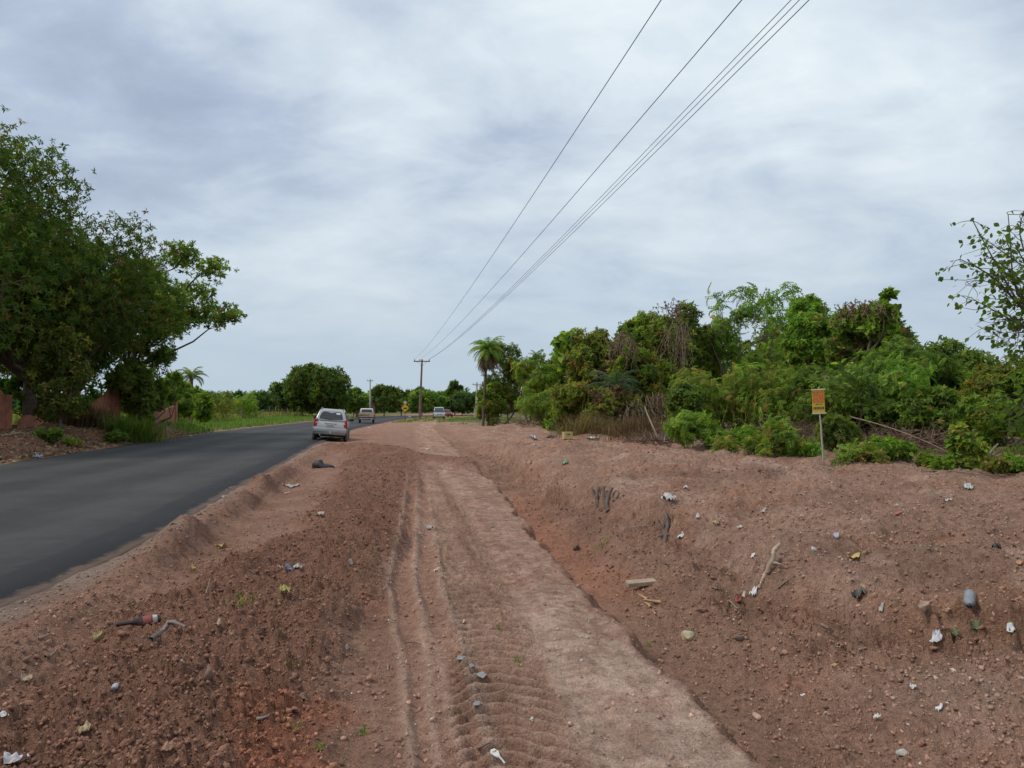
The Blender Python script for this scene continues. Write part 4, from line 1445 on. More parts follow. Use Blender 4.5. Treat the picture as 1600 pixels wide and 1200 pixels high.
# ------------------------------------------------------------------ shrubs and weeds at the front of the thicket
for (px, py, Y, tp, w, pal, kind, n, sz, lab) in [
    (1082, 700, 0, 640, 84, 'bright', 'feather', 520, .26, 'bright feathery bush at the bank edge left of the sale sign'),
    (1060, 692, 0, 655, 50, 'bright', 'feather', 260, .24, 'small bright feathery plant beside the brushwood'),
    (1160, 706, 0, 664, 62, 'bright', 'feather', 330, .22, 'low bright bush between feathery bush and sign'),
    (1215, 714, 0, 655, 66, 'mid', 'feather', 420, .22, 'green weed clump just left of the sale sign'),
    (1243, 716, 0, 690, 40, 'bright', 'broad', 160, .12, 'yellow green weed at the foot of the sale sign'),
    (1306, 710, 0, 650, 66, 'dark', 'feather', 520, .22, 'dark feathery bush growing round the sale sign post'),
    (1335, 726, 0, 698, 60, 'mid', 'feather', 260, .18, 'low weeds right of the sale sign'),
    (1392, 722, 0, 684, 92, 'bright', 'broad', 420, .11, 'bright sprawling low weed on the bare soil'),
    (1506, 734, 0, 664, 56, 'mid', 'broad', 620, .10, 'round dense leafy bush standing alone on bare soil'),
    (1478, 736, 0, 712, 40, 'bright', 'broad', 150, .09, 'small yellow green weed at the foot of the round bush'),
    (1578, 740, 0, 712, 56, 'bright', 'broad', 240, .09, 'low spreading weed at the right edge'),
    (1120, 700, 0, 676, 40, 'bright', 'broad', 140, .12, 'small bright weed right of the feathery bush'),
    (1190, 712, 0, 684, 56, 'mid', 'feather', 260, .2, 'weeds filling the gap left of the weed clump'),
    (1268, 714, 0, 694, 40, 'bright', 'feather', 200, .18, 'fresh weeds at the foot of the sign post'),
    (1355, 726, 0, 706, 50, 'olive', 'feather', 170, .16, 'yellowish weeds left of the sprawling low weed'),
    (1545, 742, 0, 724, 60, 'olive', 'broad', 170, .09, 'thin yellowish weeds right of the round bush'),
    (1130, 703, 0, 688, 50, 'olive', 'feather', 150, .2, 'thin weeds before the low bright bush'),
    (860, 672, 0, 655, 30, 'bright', 'broad', 90, .2, 'small green weed by the foot of the thicket'),
    (1440, 730, 0, 712, 40, 'mid', 'broad', 120, .09, 'sparse weed left of the round bush'),
    (75, 694, 0, 674, 40, 'dark', 'broad', 160, .22, 'big leaved weed in front of the left wall'),
    (182, 694, 0, 670, 44, 'dark', 'fine', 300, .20, 'dark bush at the kerbless road edge below the wall stub'),
    (215, 686, 0, 668, 26, 'mid', 'broad', 90, .16, 'small green weed at the left road edge'),
    (115, 700, 0, 690, 30, 'mid', 'broad', 80, .12, 'creeping weed in the red earth by the road'),
]:
    g_ = on_ground(px, py)
    Y = g_[1] + .35
    x = (px - 800) / F * Y
    top = float(at_depth(px, tp, Y)[2])
    tree('low_bush', lab, 'bush', x, Y, max(top, gz(x, Y) + .25), w / F * Y, pal=pal, kind=kind, tips=n, size=sz, bottom=.02, nclump=14,
         group='low bushes and weeds at the edge of the bare soil', shape='round', nlimb=6, stems=3, trunk_r=.02, up=.5)


def grass_px(name, label, region, n, h, w, pal, ylo, yhi, per=6, lean=.5, spread=.12, cond=None):
    y = ylo * (yhi / ylo) ** rng.random(n)
    x = region(y, rng.random(n))
    z = height(x, y)
    p = np.stack([x, y, z], 1)
    if cond is not None:
        p = p[cond(x, y)]
    return blades(name, label, p, h, w, pal, per=per, lean=lean, spread=spread)


grass_px('verge_grass', 'fresh green grass on the verge left of the road', lambda y, u_: ipl(y, L_EDGE) - .5 - 8 * u_, 2600, .42, .045, 'grass', 46, 128, 7,
         cond=lambda x, y: fbm(x * .3, y * .3, 3) > -.22)
grass_px('tall_dry_grass', 'tall brownish grass at the back of the left verge', lambda y, u_: ipl(y, L_EDGE) - 6 - 9 * u_, 900, 1.0, .05, 'olive', 46, 120, 7)
grass_px('roadside_grass', 'grass patches around the wooden power pole', lambda y, u_: ipl(np.minimum(y, 120), R_EDGE) + 1.2 + 16 * u_, 1500, .22, .05, 'grass', 84, 128, 6,
         cond=lambda x, y: (fbm(x * .22 + 3, y * .22, 3) > -.02))
grass_px('thicket_weeds', 'low green weeds along the foot of the thicket', lambda y, u_: -7 + 22 * u_, 9000, .24, .03, 'grass', 13, 70, 5,
         cond=lambda x, y: (y > np.interp(x, [-8, 0, 3.2, 5.5, 8.8, 11, 16], [72, 62, 37, 26, 20.3, 16.5, 12.6])) & (fbm(x * .5, y * .5, 3) > -.08) & (y < np.interp(x, [-8, 0, 3.2, 5.5, 8.8, 11, 16], [80, 72, 45, 34, 27, 23, 19])))
def dry_grass(label, px, py, wpx, hpx, n, pal, lean=.7, depth=1.4, wd=.016):
    g_ = on_ground(px, py)
    Y = g_[1]
    W_ = wpx / F * Y
    x = g_[0] + rng.normal(size=n) * W_ * .28
    y = Y + .3 + rng.random(n) * depth
    p = np.stack([x, y, height(x, y)], 1)
    o_ = blades('dry_grass_clump', label, p, hpx / F * Y, wd, pal, per=5, lean=lean, kind=None, cat='grass clump', group='clumps of dry grass', spread=.12)
    return o_


dry_grass('straw coloured dry grass heap beside the yellow box', 925, 682, 100, 40, 150, 'straw', 1.3)
dry_grass('brown dry grass and twigs in front of the blue green palm', 1000, 688, 90, 36, 130, 'dead', 1.3)
dry_grass('dry brown grass below the broken wall stub', 120, 668, 70, 40, 160, 'dead', wd=.03)
dry_grass('dark grass tuft hanging over the left road edge', 190, 690, 60, 42, 240, 'dark', .9, wd=.03)
dry_grass('pale straw grass at the foot of the mid thicket', 1170, 694, 60, 26, 120, 'straw')
Pp = at_depth(1100, 590, 29.5)
p = np.stack([Pp[0] + rng.normal(size=420) * 1.5, 29.5 + rng.normal(size=420) * .6, np.full(420, 1.7) + rng.random(420) * .6], 1)
p[:, 2] = np.minimum(p[:, 2], 2.35 - .12 * (p[:, 0] - Pp[0]) ** 2)
for k_ in range(len(p)):
    pass
p[:, 2] = np.array([gz(a_, b_) for a_, b_ in p[:, :2]]) + .2
blades('tall_straw_grass', 'tall flowering grass with straw coloured tops in mid thicket', p[:45], 2.4, .016, 'olive', per=4, lean=.6, kind=None, cat='grass clump', group='clumps of dry grass', spread=.18)

# brush piles: many bare twigs
def brush(label, px, py, wpx, hpx, n, col_='dead', thick=.012, depth=1.2):
    g_ = on_ground(px, py)
    Y = g_[1] + .5
    W_, H_ = wpx / F * Y, hpx / F * Y
    root = empty('brush_pile', (g_[0], Y, gz(g_[0], Y)))
    parts = []
    for i in range(n):
        a = np.array([rng.normal() * W_ * .3, rng.normal() * depth * .35, rng.random() * H_ * .35])
        d = rng.normal(size=3) * np.array([1, .7, .5]) + [0, 0, .35]
        b_ = a + d / np.linalg.norm(d) * rng.uniform(.4, 1.0) * W_ * .5
        b_[2] = np.clip(b_[2], .02, H_)
        parts.append(limb(a, b_, thick * rng.uniform(.5, 1.3), .003, .12, 5, 0, 4)[1])
    V_, F_ = join(parts)
    C = np.repeat(pick(col_, n), 20, 0)
    mesh_np('twigs', V_, [F_], mat_tone('twig_surface', .9, 12, .3, .3), root, cols=C)['kind'] = 'stuff'
    tag(root, label, 'brush pile', 'piles of cut dry brushwood')
    return root


brush('reddish brown heap of dead twigs left of the sale sign', 1240, 690, 80, 75, 260)
brush('low grey heap of cut twigs beside the dry grass', 1025, 697, 70, 26, 160)
brush('dark tangle of cut branches under the layered tree', 1420, 712, 130, 40, 220)
brush('scattered cut branches right of the round bush', 1560, 722, 90, 24, 150)
brush('dry twig heap under the soft green thicket end', 820, 668, 60, 30, 120)


def stick(label, a, b, r, mat=None, name='cut_branch', cat='branch', group='cut branches lying by the thicket'):
    P_, tb = limb(a, b, r, r * .55, .03, 8, 0, 6)
    o_ = mesh_np(name, tb[0], [tb[1]], mat or DRYWOOD, smooth=True)
    tag(o_, label, cat, group)
    return o_


def gstick(label, pxa, pya, pxb, pyb, r, za=.05, zb_=.05, **kw):
    a, b = on_ground(pxa, pya), on_ground(pxb, pyb)
    return stick(label, a + [0, 0, za], b + [0, 0, zb_], r, **kw)


gstick('long pale branch sloping down through the brush right of the sign', 1330, 716, 1500, 727, .014, .9, .12)
gstick('thin bare branch lying flat before the dark tangle', 1380, 721, 1470, 722, .03, .15, .1)
gstick('bleached stick pointing left of the low broad shrub', 1535, 730, 1560, 722, .03, .12, .35, mat=BARK_PALE)
gstick('slim straight twig along the edge of the bare soil', 1440, 741, 1570, 746, .012, .03, .03)
gstick('pale dead branch leaning in the brown brush', 1030, 693, 1008, 686, .035, .05, 1.1, mat=BARK_PALE)
gstick('forked dead branch leaning above the grey twig heap', 1038, 697, 1062, 688, .025, .08, .7, mat=BARK_PALE)
gstick('dark fallen branch across the left spoil heap', 0, 687, 42, 684, .04, .12, .14)

# ------------------------------------------------------------------ near sapling at the right edge: single leaves
def leaf_piece(nm, L, W, seed):
    r = random.Random(seed)
    n = 5
    Vv, Ff = [], []
    prof = [0.0, .62, .98, .72, .34, 0.0]
    for i in range(n + 1):
        t = i / n
        w = W * .5 * prof[i]
        zz = -.22 * L * t * t + .03 * L * math.sin(t * 7 + seed)
        Vv += [(-w, L * t, zz + w * .3), (0, L * t, zz), (w, L * t, zz + w * .3)]
    for i in range(n):
        for k in (0, 1):
            a = i * 3 + k
            Ff.append((a, a + 1, a + 4, a + 3))
    me = bpy.data.meshes.new(nm)
    me.from_pydata(Vv, [], Ff)
    me.update()
    return me


def leaf_mat(name, c):
    if name in MATS: return MATS[name]
    m, nt, b = new_mat(name)
    oi = nd(nt, 'ShaderNodeObjectInfo')
    cc = nramp(nt, oi.outputs['Random'], [(0.0, tuple(k * .65 for k in c)), (.6, c), (1.0, (c[0] * 1.7, c[1] * 1.35, c[2] * 1.1))])
    n = nnoise(nt, 30, 3)
    cc = nmix(nt, 1.0, cc, nramp(nt, n, [(.3, (.8,) * 3), (.7, (1.15,) * 3)]), 'MULTIPLY')
    nt.links.new(cc, b.inputs['Base Color'])
    b.inputs['Roughness'].default_value = .6
    b.inputs['Specular IOR Level'].default_value = .15
    tr = nd(nt, 'ShaderNodeBsdfTranslucent')
    nt.links.new(nmix(nt, 1.0, cc, (1.3, 1.4, .6), 'MULTIPLY'), tr.inputs[0])
    mx = nd(nt, 'ShaderNodeMixShader'); mx.inputs[0].default_value = .68
    nt.links.new(b.outputs[0], mx.inputs[1]); nt.links.new(tr.outputs[0], mx.inputs[2])
    nt.links.new(mx.outputs[0], nt.nodes['Material Output'].inputs[0])
    MATS[name] = m
    return m


def leafy(name, label, cat, base, limbs, nleaf, L, c, mname, trunk_r, jitter=.5, along=.35, more=0):
    """plant whose single leaves are objects: limbs = [(start, end, r0), ...] relative to base"""
    root = empty(name, base)
    tag(root, label, cat)
    parts, spots = [], []
    for a, b_, r in limbs:
        Pm, tb = limb(a, b_, r, r * .3, .07, 9, .04, 5)
        parts.append(tb)
        if r < trunk_r * .6:
            for q in np.linspace(along, 1, 9):
                p0 = np.array([np.interp(q, np.linspace(0, 1, 9), Pm[:, j]) for j in range(3)])
                for _ in range(2):
                    e = p0 + rng.normal(size=3) * np.array([jitter, jitter, jitter * .6])
                    P2, tb = limb(p0, e, r * .3, .004, .12, 5, 0, 3)
                    parts.append(tb)
                    for s_ in P2[1:]:
                        spots.append((s_, P2[-1] - P2[0]))
    V_, F_ = join(parts)
    mesh_np('trunk', V_, [F_], BARK, root, smooth=True)
    mes = [leaf_piece('leaf', L * k, L * .78 * k, i) for i, k in enumerate((.8, 1.0, 1.2))]
    m = leaf_mat(mname, c)
    for me in mes: me.materials.append(m)
    idx = rng.permutation(len(spots))[:nleaf] if len(spots) >= nleaf else rng.integers(0, len(spots), nleaf)
    for i in idx:
        s_, d = spots[i]
        o_ = bpy.data.objects.new('leaf', mes[int(rng.integers(0, 3))])
        dd = np.asarray(d) / (np.linalg.norm(d) + 1e-6) + rng.normal(size=3) * .7 + [0, 0, -.35]
        q = Vector(dd).to_track_quat('Y', 'Z')
        o_.rotation_euler = (q @ Euler((0, rng.normal() * .5, 0)).to_quaternion()).to_euler()
        o_.location = s_ + rng.normal(size=3) * .03
        o_.parent = root
        link(o_)
    if more:
        i = rng.integers(0, len(spots), more)
        pos = np.array([spots[k][0] for k in i]) + rng.normal(size=(more, 3)) * .06
        D = np.array([np.asarray(spots[k][1]) / (np.linalg.norm(spots[k][1]) + 1e-6) for k in i]) + rng.normal(size=(more, 3)) * .7 + [0, 0, -.35]
        v_ = np.array([[0, 0, 0], [.36, -.02, .3], [.36, -.08, .62], [0, -.2, 1], [-.36, -.08, .62], [-.36, -.02, .3]])
        f_ = np.array([[0, 1, 2, 3], [0, 3, 4, 5]])
        V_, F_, C_ = scatter([(v_, f_)], pos, L * rng.uniform(.7, 1.15, more), frames(D, rng.random(more) * 6.28), np.tile(np.array([c]), (more, 1)))
        mesh_np('leaves', V_, [F_], m, root)['kind'] = 'stuff'
    return root


bx, by = 11.6, 14.5
b3 = np.array([bx, by, gz(bx, by)])
def rel(px, py, Y): return at_depth(px, py, Y) - b3
trunk_top = rel(1680, 590, 14.5)
LB = [((0, 0, -.1), trunk_top, .075)]
mids = rel(1640, 520, 14.3)
LB.append((trunk_top, mids, .05))
for (px, py, Y, r) in [(1520, 345, 14.6, .030), (1575, 335, 15, .028), (1500, 405, 14, .030), (1540, 400, 14.4, .026), (1525, 470, 13.8, .028), (1560, 455, 14.6, .024),
                       (1600, 330, 14.2, .028), (1585, 380, 13.8, .026), (1620, 400, 14.4, .026), (1590, 520, 14, .028), (1555, 500, 14.2, .02), (1640, 350, 14.5, .028), (1510, 440, 14.2, .02), (1570, 540, 14, .02), (1600, 560, 14.1, .02), (1535, 370, 14.4, .02), (1545, 430, 14.1, .02)]:
    LB.append((mids + rng.normal(size=3) * .12, rel(px, py, Y), r))
leafy('sapling', 'slender sapling at the right edge with separate heart shaped leaves against the sky', 'sapling', b3, LB, 300, .115, (.16, .25, .055), 'heart_leaf', .075, .34, .15, 900)
bx, by = 12.3, 15.6
b3 = np.array([bx, by, gz(bx, by)])
LB = []
for k in range(12):
    e = rel(1565 + rng.random() * 75, 605 + rng.random() * 85, 15.6 + rng.normal() * .4)
    LB.append(((rng.normal() * .1, rng.normal() * .1, -.05), e, .02))
leafy('broad_leaved_shrub', 'shrub of very broad yellow green leaves at the right edge', 'shrub', b3, LB, 240, .20, (.095, .155, .03), 'broad_leaf', .05, .22, .35, 200)
# arching light sapling over the sale sign
g0 = np.array([10.6, 23.0, gz(10.6, 23.0)]); b3 = g0
LB = [((0, 0, -.1), rel(1345, 620, 22.6), .04)]
st = rel(1345, 620, 22.6)
for (px, py, Y) in [(1290, 588, 21.3), (1310, 572, 21.6), (1335, 570, 22), (1360, 580, 22.2), (1385, 598, 22.4), (1300, 600, 21.2), (1380, 640, 22.3), (1330, 600, 21.8)]:
    LB.append((st + rng.normal(size=3) * .05, rel(px, py, Y), .018))
leafy('sapling', 'pale leaved sapling arching over the top of the sale sign', 'sapling', b3, LB, 300, .20, (.17, .26, .07), 'pale_leaf', .04, .28, .1, 200)
# ------------------------------------------------------------------ small building blocks
def bm_box(bm, c, s, rot=None, bev=0.0, seg=2, taper=None):
    M = Matrix.Translation(c) @ (rot.to_4x4() if rot is not None else Matrix.Identity(4)) @ Matrix.Diagonal((*s, 1))
    r = bmesh.ops.create_cube(bm, size=1, matrix=M)
    vs = r['verts']
    if taper:
        zc_ = sum((v.co.z for v in vs)) / 8
        for v_ in vs:
            if v_.co.z > zc_:
                v_.co.x = c[0] + (v_.co.x - c[0]) * taper[0]
                v_.co.y = c[1] + (v_.co.y - c[1]) * taper[1]
    if bev:
        es = list({e for v_ in vs for e in v_.link_edges})
        bmesh.ops.bevel(bm, geom=es, offset=bev, segments=seg, affect='EDGES', profile=.6)
    return bm


def box(name, c, s, mat, parent, bev=0.01, seg=2, rot=None, taper=None, smooth=False):
    return mesh_bm(name, bm_box(bmesh.new(), c, s, rot, bev, seg, taper), mat, parent, smooth)


def poly_plate(name, pts, thick, mat, parent):
    """flat polygon with thickness; pts in 3D, extruded along its normal"""
    bm = bmesh.new()
    vs = [bm.verts.new(p) for p in pts]
    f = bm.faces.new(vs)
    bm.normal_update()
    n = f.normal.copy()
    r = bmesh.ops.extrude_face_region(bm, geom=[f])
    for v_ in r['geom']:
        if isinstance(v_, bmesh.types.BMVert):
            v_.co += n * thick
    bmesh.ops.recalc_face_normals(bm, faces=bm.faces[:])
    return mesh_bm(name, bm, mat, parent)


def lathe(name, prof, mat, parent, loc=(0, 0, 0), axis='Z', seg=20, smooth=True):
    """prof = [(radius, along)]"""
    bm = bmesh.new()
    rings = []
    for r, h in prof:
        ring = []
        for k in range(seg):
            a = 2 * math.pi * k / seg
            p = (r * math.cos(a), r * math.sin(a), h)
            if axis == 'X': p = (h, r * math.cos(a), r * math.sin(a))
            if axis == 'Y': p = (r * math.cos(a), h, r * math.sin(a))
            ring.append(bm.verts.new((p[0] + loc[0], p[1] + loc[1], p[2] + loc[2])))
        rings.append(ring)
    for A, B in zip(rings, rings[1:]):
        for k in range(seg):
            bm.faces.new((A[k], A[(k + 1) % seg], B[(k + 1) % seg], B[k]))
    bm.faces.new(rings[0]); bm.faces.new(rings[-1])
    bmesh.ops.recalc_face_normals(bm, faces=bm.faces[:])
    return mesh_bm(name, bm, mat, parent, smooth)


def profile_body(name, prof, hw, mat, parent, bev=.05, seg=2):
    """side profile [(y, z)] swept across the width; hw(y, z) gives the half width"""
    bm = bmesh.new()
    L = [bm.verts.new((-hw(y, z), y, z)) for y, z in prof]
    R = [bm.verts.new((hw(y, z), y, z)) for y, z in prof]
    n = len(prof)
    for i in range(n):
        j = (i + 1) % n
        bm.faces.new((L[i], R[i], R[j], L[j]))
    bm.faces.new(L[::-1]); bm.faces.new(R)
    bmesh.ops.recalc_face_normals(bm, faces=bm.faces[:])
    es = [e for e in bm.edges if (e.verts[0].co.x < 0) == (e.verts[1].co.x < 0)]
    bmesh.ops.bevel(bm, geom=es, offset=bev, segments=seg, affect='EDGES', profile=.5, clamp_overlap=True)
    o_ = mesh_bm(name, bm, mat, parent, True)
    return o_


def tubes(name, paths, r, mat, parent=None, sides=6):
    V_, F_ = join([tube(np.array(p, float), np.full(len(p), r), sides) for p in paths])
    return mesh_np(name, V_, [F_], mat, parent, smooth=True)


SILVER = mat_basic('silver_paint', (.42, .415, .40), .32, .05, 2, metallic=.55, coat=.6, dirt=((.30, .22, .17), .12))
WHITEP = mat_basic('white_paint', (.68, .67, .64), .4, .06, 2, coat=.4, dirt=((.32, .20, .14), .32))
CREAM = mat_basic('dusty_cream_paint', (.52, .42, .33), .55, .12, 2, dirt=((.30, .15, .10), .4))
GLASS = mat_basic('dark_glass', (.018, .02, .026), .08, .2, 3, spec=.8)
RUBBER = mat_basic('tyre_rubber', (.022, .021, .02), .85, .3, 8, dirt=((.16, .09, .065), .2))
CLAD = mat_basic('grey_cladding', (.21, .20, .19), .6, .1, 6, dirt=((.24, .16, .12), .35))
UNDER = mat_basic('underbody', (.02, .02, .02), .9, .2, 5)
REDL = mat_basic('red_lens', (.42, .018, .018), .18, .15, 8, coat=.5)
CLEARL = mat_basic('clear_lens', (.70, .70, .68), .15, .1, 8, coat=.5)
CHROME = mat_basic('bright_metal', (.62, .62, .62), .2, .05, 4, metallic=1)
RIMM = mat_basic('alloy_rim', (.38, .38, .38), .35, .1, 6, metallic=.8, dirt=((.22, .14, .1), .3))
PLATE = mat_basic('plate_grey', (.62, .62, .62), .5, .05, 6)
INK = mat_basic('dark_ink', (.07, .075, .09), .6, .1, 6)
PAPER = mat_basic('white_paper', (.74, .74, .72), .8, .06, 10)
BLACKP = mat_basic('black_plastic', (.018, .018, .019), .45, .2, 8)


def wheel(parent, x, y, r, w):
    s_ = 1 if x > 0 else -1
    o_ = lathe('wheel', [(r * .62, -w / 2), (r * .9, -w / 2), (r, -w * .34), (r, w * .34), (r * .9, w / 2), (r * .62, w / 2)], RUBBER, parent, (x, y, r), 'X', 22)
    lathe('rim', [(r * .10, s_ * w * .36), (r * .2, s_ * w * .40), (r * .56, s_ * w * .34), (r * .63, s_ * w * .46)][::1], RIMM, o_, (x, y, r), 'X', 16)
    return o_


# ------------------------------------------------------------------ silver car half on the shoulder
cx, cy = -9.95, 40.3
suv = empty('parked_car', (cx, cy, -.06))
tag(suv, 'dusty silver car seen from behind at the right edge of the road', 'car')
suv.rotation_euler = (0, math.radians(4.6), math.radians(11))
low = [(-2.10, .46), (-2.14, .62), (-2.12, .80), (-2.06, 1.02), (-1.2, 1.05), (.3, 1.02), (1.15, 1.0), (1.9, .88), (2.10, .70), (2.10, .40), (1.75, .30), (-1.75, .32)]
profile_body('body', low, lambda y, z: (.90 - .10 * max(0, (abs(y) - 1.5) / .65) ** 2) - (.05 if z < .5 else 0) - max(0, z - .85) * .12, SILVER, suv, .07, 3)
gh = [(-2.05, 1.0), (-1.98, 1.16), (-1.76, 1.52), (-1.66, 1.61), (-1.2, 1.665), (0, 1.675), (.42, 1.63), (1.22, 1.0)]
ghw = lambda y, z: .845 - .235 * (max(0, z - 1.0) / .67) - .05 * max(0, -y - 1.6)
profile_body('cabin', gh, ghw, SILVER, suv, .05, 3)


def hatch(xn, z, off=.012):
    """point on the sloping tailgate glass"""
    y = np.interp(z, [1.0, 1.16, 1.52, 1.61], [-2.05, -1.98, -1.76, -1.66])
    return (xn * ghw(y, z), y - off, z - off * .4)


rw = [(-.74, 1.14), (-.80, 1.20), (-.80, 1.30), (-.76, 1.46), (-.66, 1.535), (0, 1.55), (.66, 1.535), (.76, 1.46), (.80, 1.30), (.80, 1.20), (.74, 1.14), (0, 1.10)]
bm = bmesh.new()
cv = bm.verts.new(hatch(0, 1.32, .018))
vs = [bm.verts.new(hatch(a, b_, .012)) for a, b_ in rw]
for i in range(len(vs)):
    bm.faces.new((cv, vs[i], vs[(i + 1) % len(vs)]))
bmesh.ops.recalc_face_normals(bm, faces=bm.faces[:])
rwin = mesh_bm('rear_window', bm, GLASS, suv)
poly_plate('sticker', [hatch(.36, 1.41, .020), hatch(.66, 1.41, .020), hatch(.64, 1.50, .020), hatch(.34, 1.50, .020)], .002, PAPER, rwin)
tubes('wiper', [[hatch(.0, 1.13, .035), hatch(-.3, 1.17, .035), hatch(-.45, 1.20, .032)]], .010, BLACKP, rwin)
for sd in (-1, 1):
    def sp(y, z, off=.008): return (sd * (ghw(y, z) + off), y, z)
    for ya, yb, yc, yd in ((-1.62, -1.0, -1.0, -1.5), (-.92, -.05, -.05, -.92), (.03, .98, .42, .03)):
        pts = [sp(ya, 1.08), sp(yb, 1.08), sp(yc, 1.56), sp(yd, 1.56)]
        poly_plate('side_window', pts if sd > 0 else pts[::-1], .004, GLASS, suv)
    # tail lamp wrapped round the corner
    bm = bmesh.new()
    bm_box(bm, (sd * .745, -2.02, .93), (.20, .20, .40), Euler((0, 0, sd * .42)).to_matrix(), .045, 3, (.72, .9))
    tl = mesh_bm('taillight', bm, REDL, suv, True)
    box('reversing_lamp', (sd * .705, -2.115, .93), (.10, .03, .07), CLEARL, tl, .012)
    tubes('roof_rail', [[(sd * .56, -1.5, 1.64), (sd * .57, -1.40, 1.695), (sd * .58, -.4, 1.715), (sd * .57, .35, 1.67), (sd * .56, .42, 1.63)]], .022, CLAD, suv)
    bm = bmesh.new()
    bm_box(bm, (sd * 1.0, .85, 1.13), (.20, .12, .16), None, .045, 3)
    bm_box(bm, (sd * .88, .87, 1.08), (.14, .05, .05), None, .01, 1)
    mesh_bm('wing_mirror', bm, BLACKP, suv, True)
    for ya in (-.62, .35):
        box('door_handle', (sd * .895, ya, .92), (.03, .16, .03), CHROME, suv, .008)
    for ya in (-1.33, 1.30):
        lathe('wheel_arch', [(.40, sd * .80), (.43, sd * .905), (.37, sd * .915), (.36, sd * .80)], CLAD, suv, (0, ya, .36), 'X', 22)
        wheel(suv, sd * .80, ya, .345, .22)
box('rear_bumper', (0, -2.10, .56), (1.70, .20, .26), SILVER, suv, .06, 3, smooth=True)
box('bumper_trim', (0, -2.11, .40), (1.58, .16, .14), CLAD, suv, .04, 2, smooth=True)
box('underbody', (0, 0, .30), (1.45, 3.9, .14), UNDER, suv, .03)
pl = box('number_plate', (0, -2.155, .80), (.44, .02, .15), PLATE, suv, .004)
for k in range(7):
    box('plate_character', (-.15 + .05 * k + (.012 if k > 2 else 0), -2.168, .795), (.028, .004, .065), INK, pl, 0)
box('tailgate_strip', (0, -2.13, .93), (.62, .03, .045), CHROME, suv, .012)
box('tow_hitch', (.02, -2.26, .40), (.06, .18, .05), CHROME, suv, .012)
lathe('tow_ball', [(.01, .0), (.03, .01), (.035, .035), (.02, .06)], CHROME, suv, (.02, -2.33, .42), 'Z', 10)
lathe('exhaust', [(.03, -2.22), (.035, -2.22), (.035, -1.9), (.03, -1.9)], CHROME, suv, (-.5, 0, .30), 'Y', 10)
tubes('aerial', [[(-.2, -1.2, 1.66), (-.2, -1.35, 1.9)]], .006, BLACKP, suv)

# ------------------------------------------------------------------ old pickup further up the road
pk = empty('pickup_truck', (-16.3, 82, .03))
tag(pk, 'dusty off white pickup with tailgate down driving away on the road', 'pickup')
pk.rotation_euler = (0, math.radians(1), math.radians(11))
profile_body('cab_lower', [(-.45, .50), (-.45, 1.02), (.9, 1.02), (2.0, .93), (2.15, .8), (2.15, .45)], lambda y, z: .84 - .1 * max(0, y - 1.6), WHITEP, pk, .05)
chw = lambda y, z: .80 - .14 * (max(0, z - 1.0) / .6)
profile_body('cab', [(-.42, 1.0), (-.34, 1.55), (-.2, 1.62), (.55, 1.62), (1.15, 1.0)], chw, WHITEP, pk, .04)
poly_plate('rear_window', [(-.58, -.435, 1.12), (.58, -.435, 1.12), (.54, -.39, 1.50), (-.54, -.39, 1.50)], .006, GLASS, pk)
for sd in (-1, 1):
    pts = [(sd * .80, -.2, 1.08), (sd * .80, .95, 1.08), (sd * .70, .5, 1.54), (sd * .70, -.15, 1.54)]
    poly_plate('side_window', pts if sd > 0 else pts[::-1], .006, GLASS, pk)
    box('bed_side', (sd * .82, -1.45, .86), (.07, 1.95, .40), CREAM, pk, .015)
    box('taillight', (sd * .80, -2.44, .78), (.10, .04, .18), REDL, pk, .01)
    box('wing_mirror', (sd * 1.0, .75, 1.12), (.18, .07, .15), BLACKP, pk, .03)
    for ya in (-1.45, 1.35):
        wheel(pk, sd * .74, ya, .33, .22)
    box('mudguard', (sd * .74, -1.9, .45), (.24, .02, .3), BLACKP, pk, .004)
box('bed_floor', (0, -1.45, .68), (1.6, 1.95, .06), CREAM, pk, .01)
box('bed_front', (0, -.50, .92), (1.6, .06, .5), CREAM, pk, .01)
box('tailgate', (0, -2.55, .70), (1.62, .34, .06), CREAM, pk, .012)
box('rear_bumper', (0, -2.50, .50), (1.5, .1, .12), WHITEP, pk, .02)
box('chassis', (0, -.2, .45), (.9, 4.3, .16), UNDER, pk, .02)
pl = box('number_plate', (0, -2.56, .52), (.40, .02, .12), PLATE, pk, .003)
box('load', (-.2, -1.3, .98), (1.0, 1.1, .28), mat_basic('sacking', (.33, .24, .17), .9, .3, 3, bump=.4), pk, .10, 3, smooth=True)

# ------------------------------------------------------------------ silver van facing us beyond the wooden pole
vn = empty('parked_van', (-11.1, 111, gz(-11.1, 111)))
tag(vn, 'small silver van facing the camera on the grass beyond the wooden pole', 'van')
vn.rotation_euler = (0, 0, math.radians(188))
profile_body('body', [(-2.0, .35), (-2.05, 1.0), (1.35, 1.02), (2.0, .86), (2.12, .66), (2.12, .34), (1.8, .26), (-1.8, .28)], lambda y, z: .86 - .12 * max(0, y - 1.6), SILVER, vn, .07, 3)
vhw = lambda y, z: .82 - .16 * (max(0, z - 1.0) / .75)
profile_body('cabin', [(-2.02, 1.0), (-1.95, 1.68), (-1.6, 1.78), (.2, 1.76), (.55, 1.70), (1.5, .98)], vhw, SILVER, vn, .05, 3)
poly_plate('windscreen', [(.70, 1.445, 1.05), (-.70, 1.445, 1.05), (-.60, .70, 1.62), (.60, .70, 1.62)], .012, GLASS, vn)
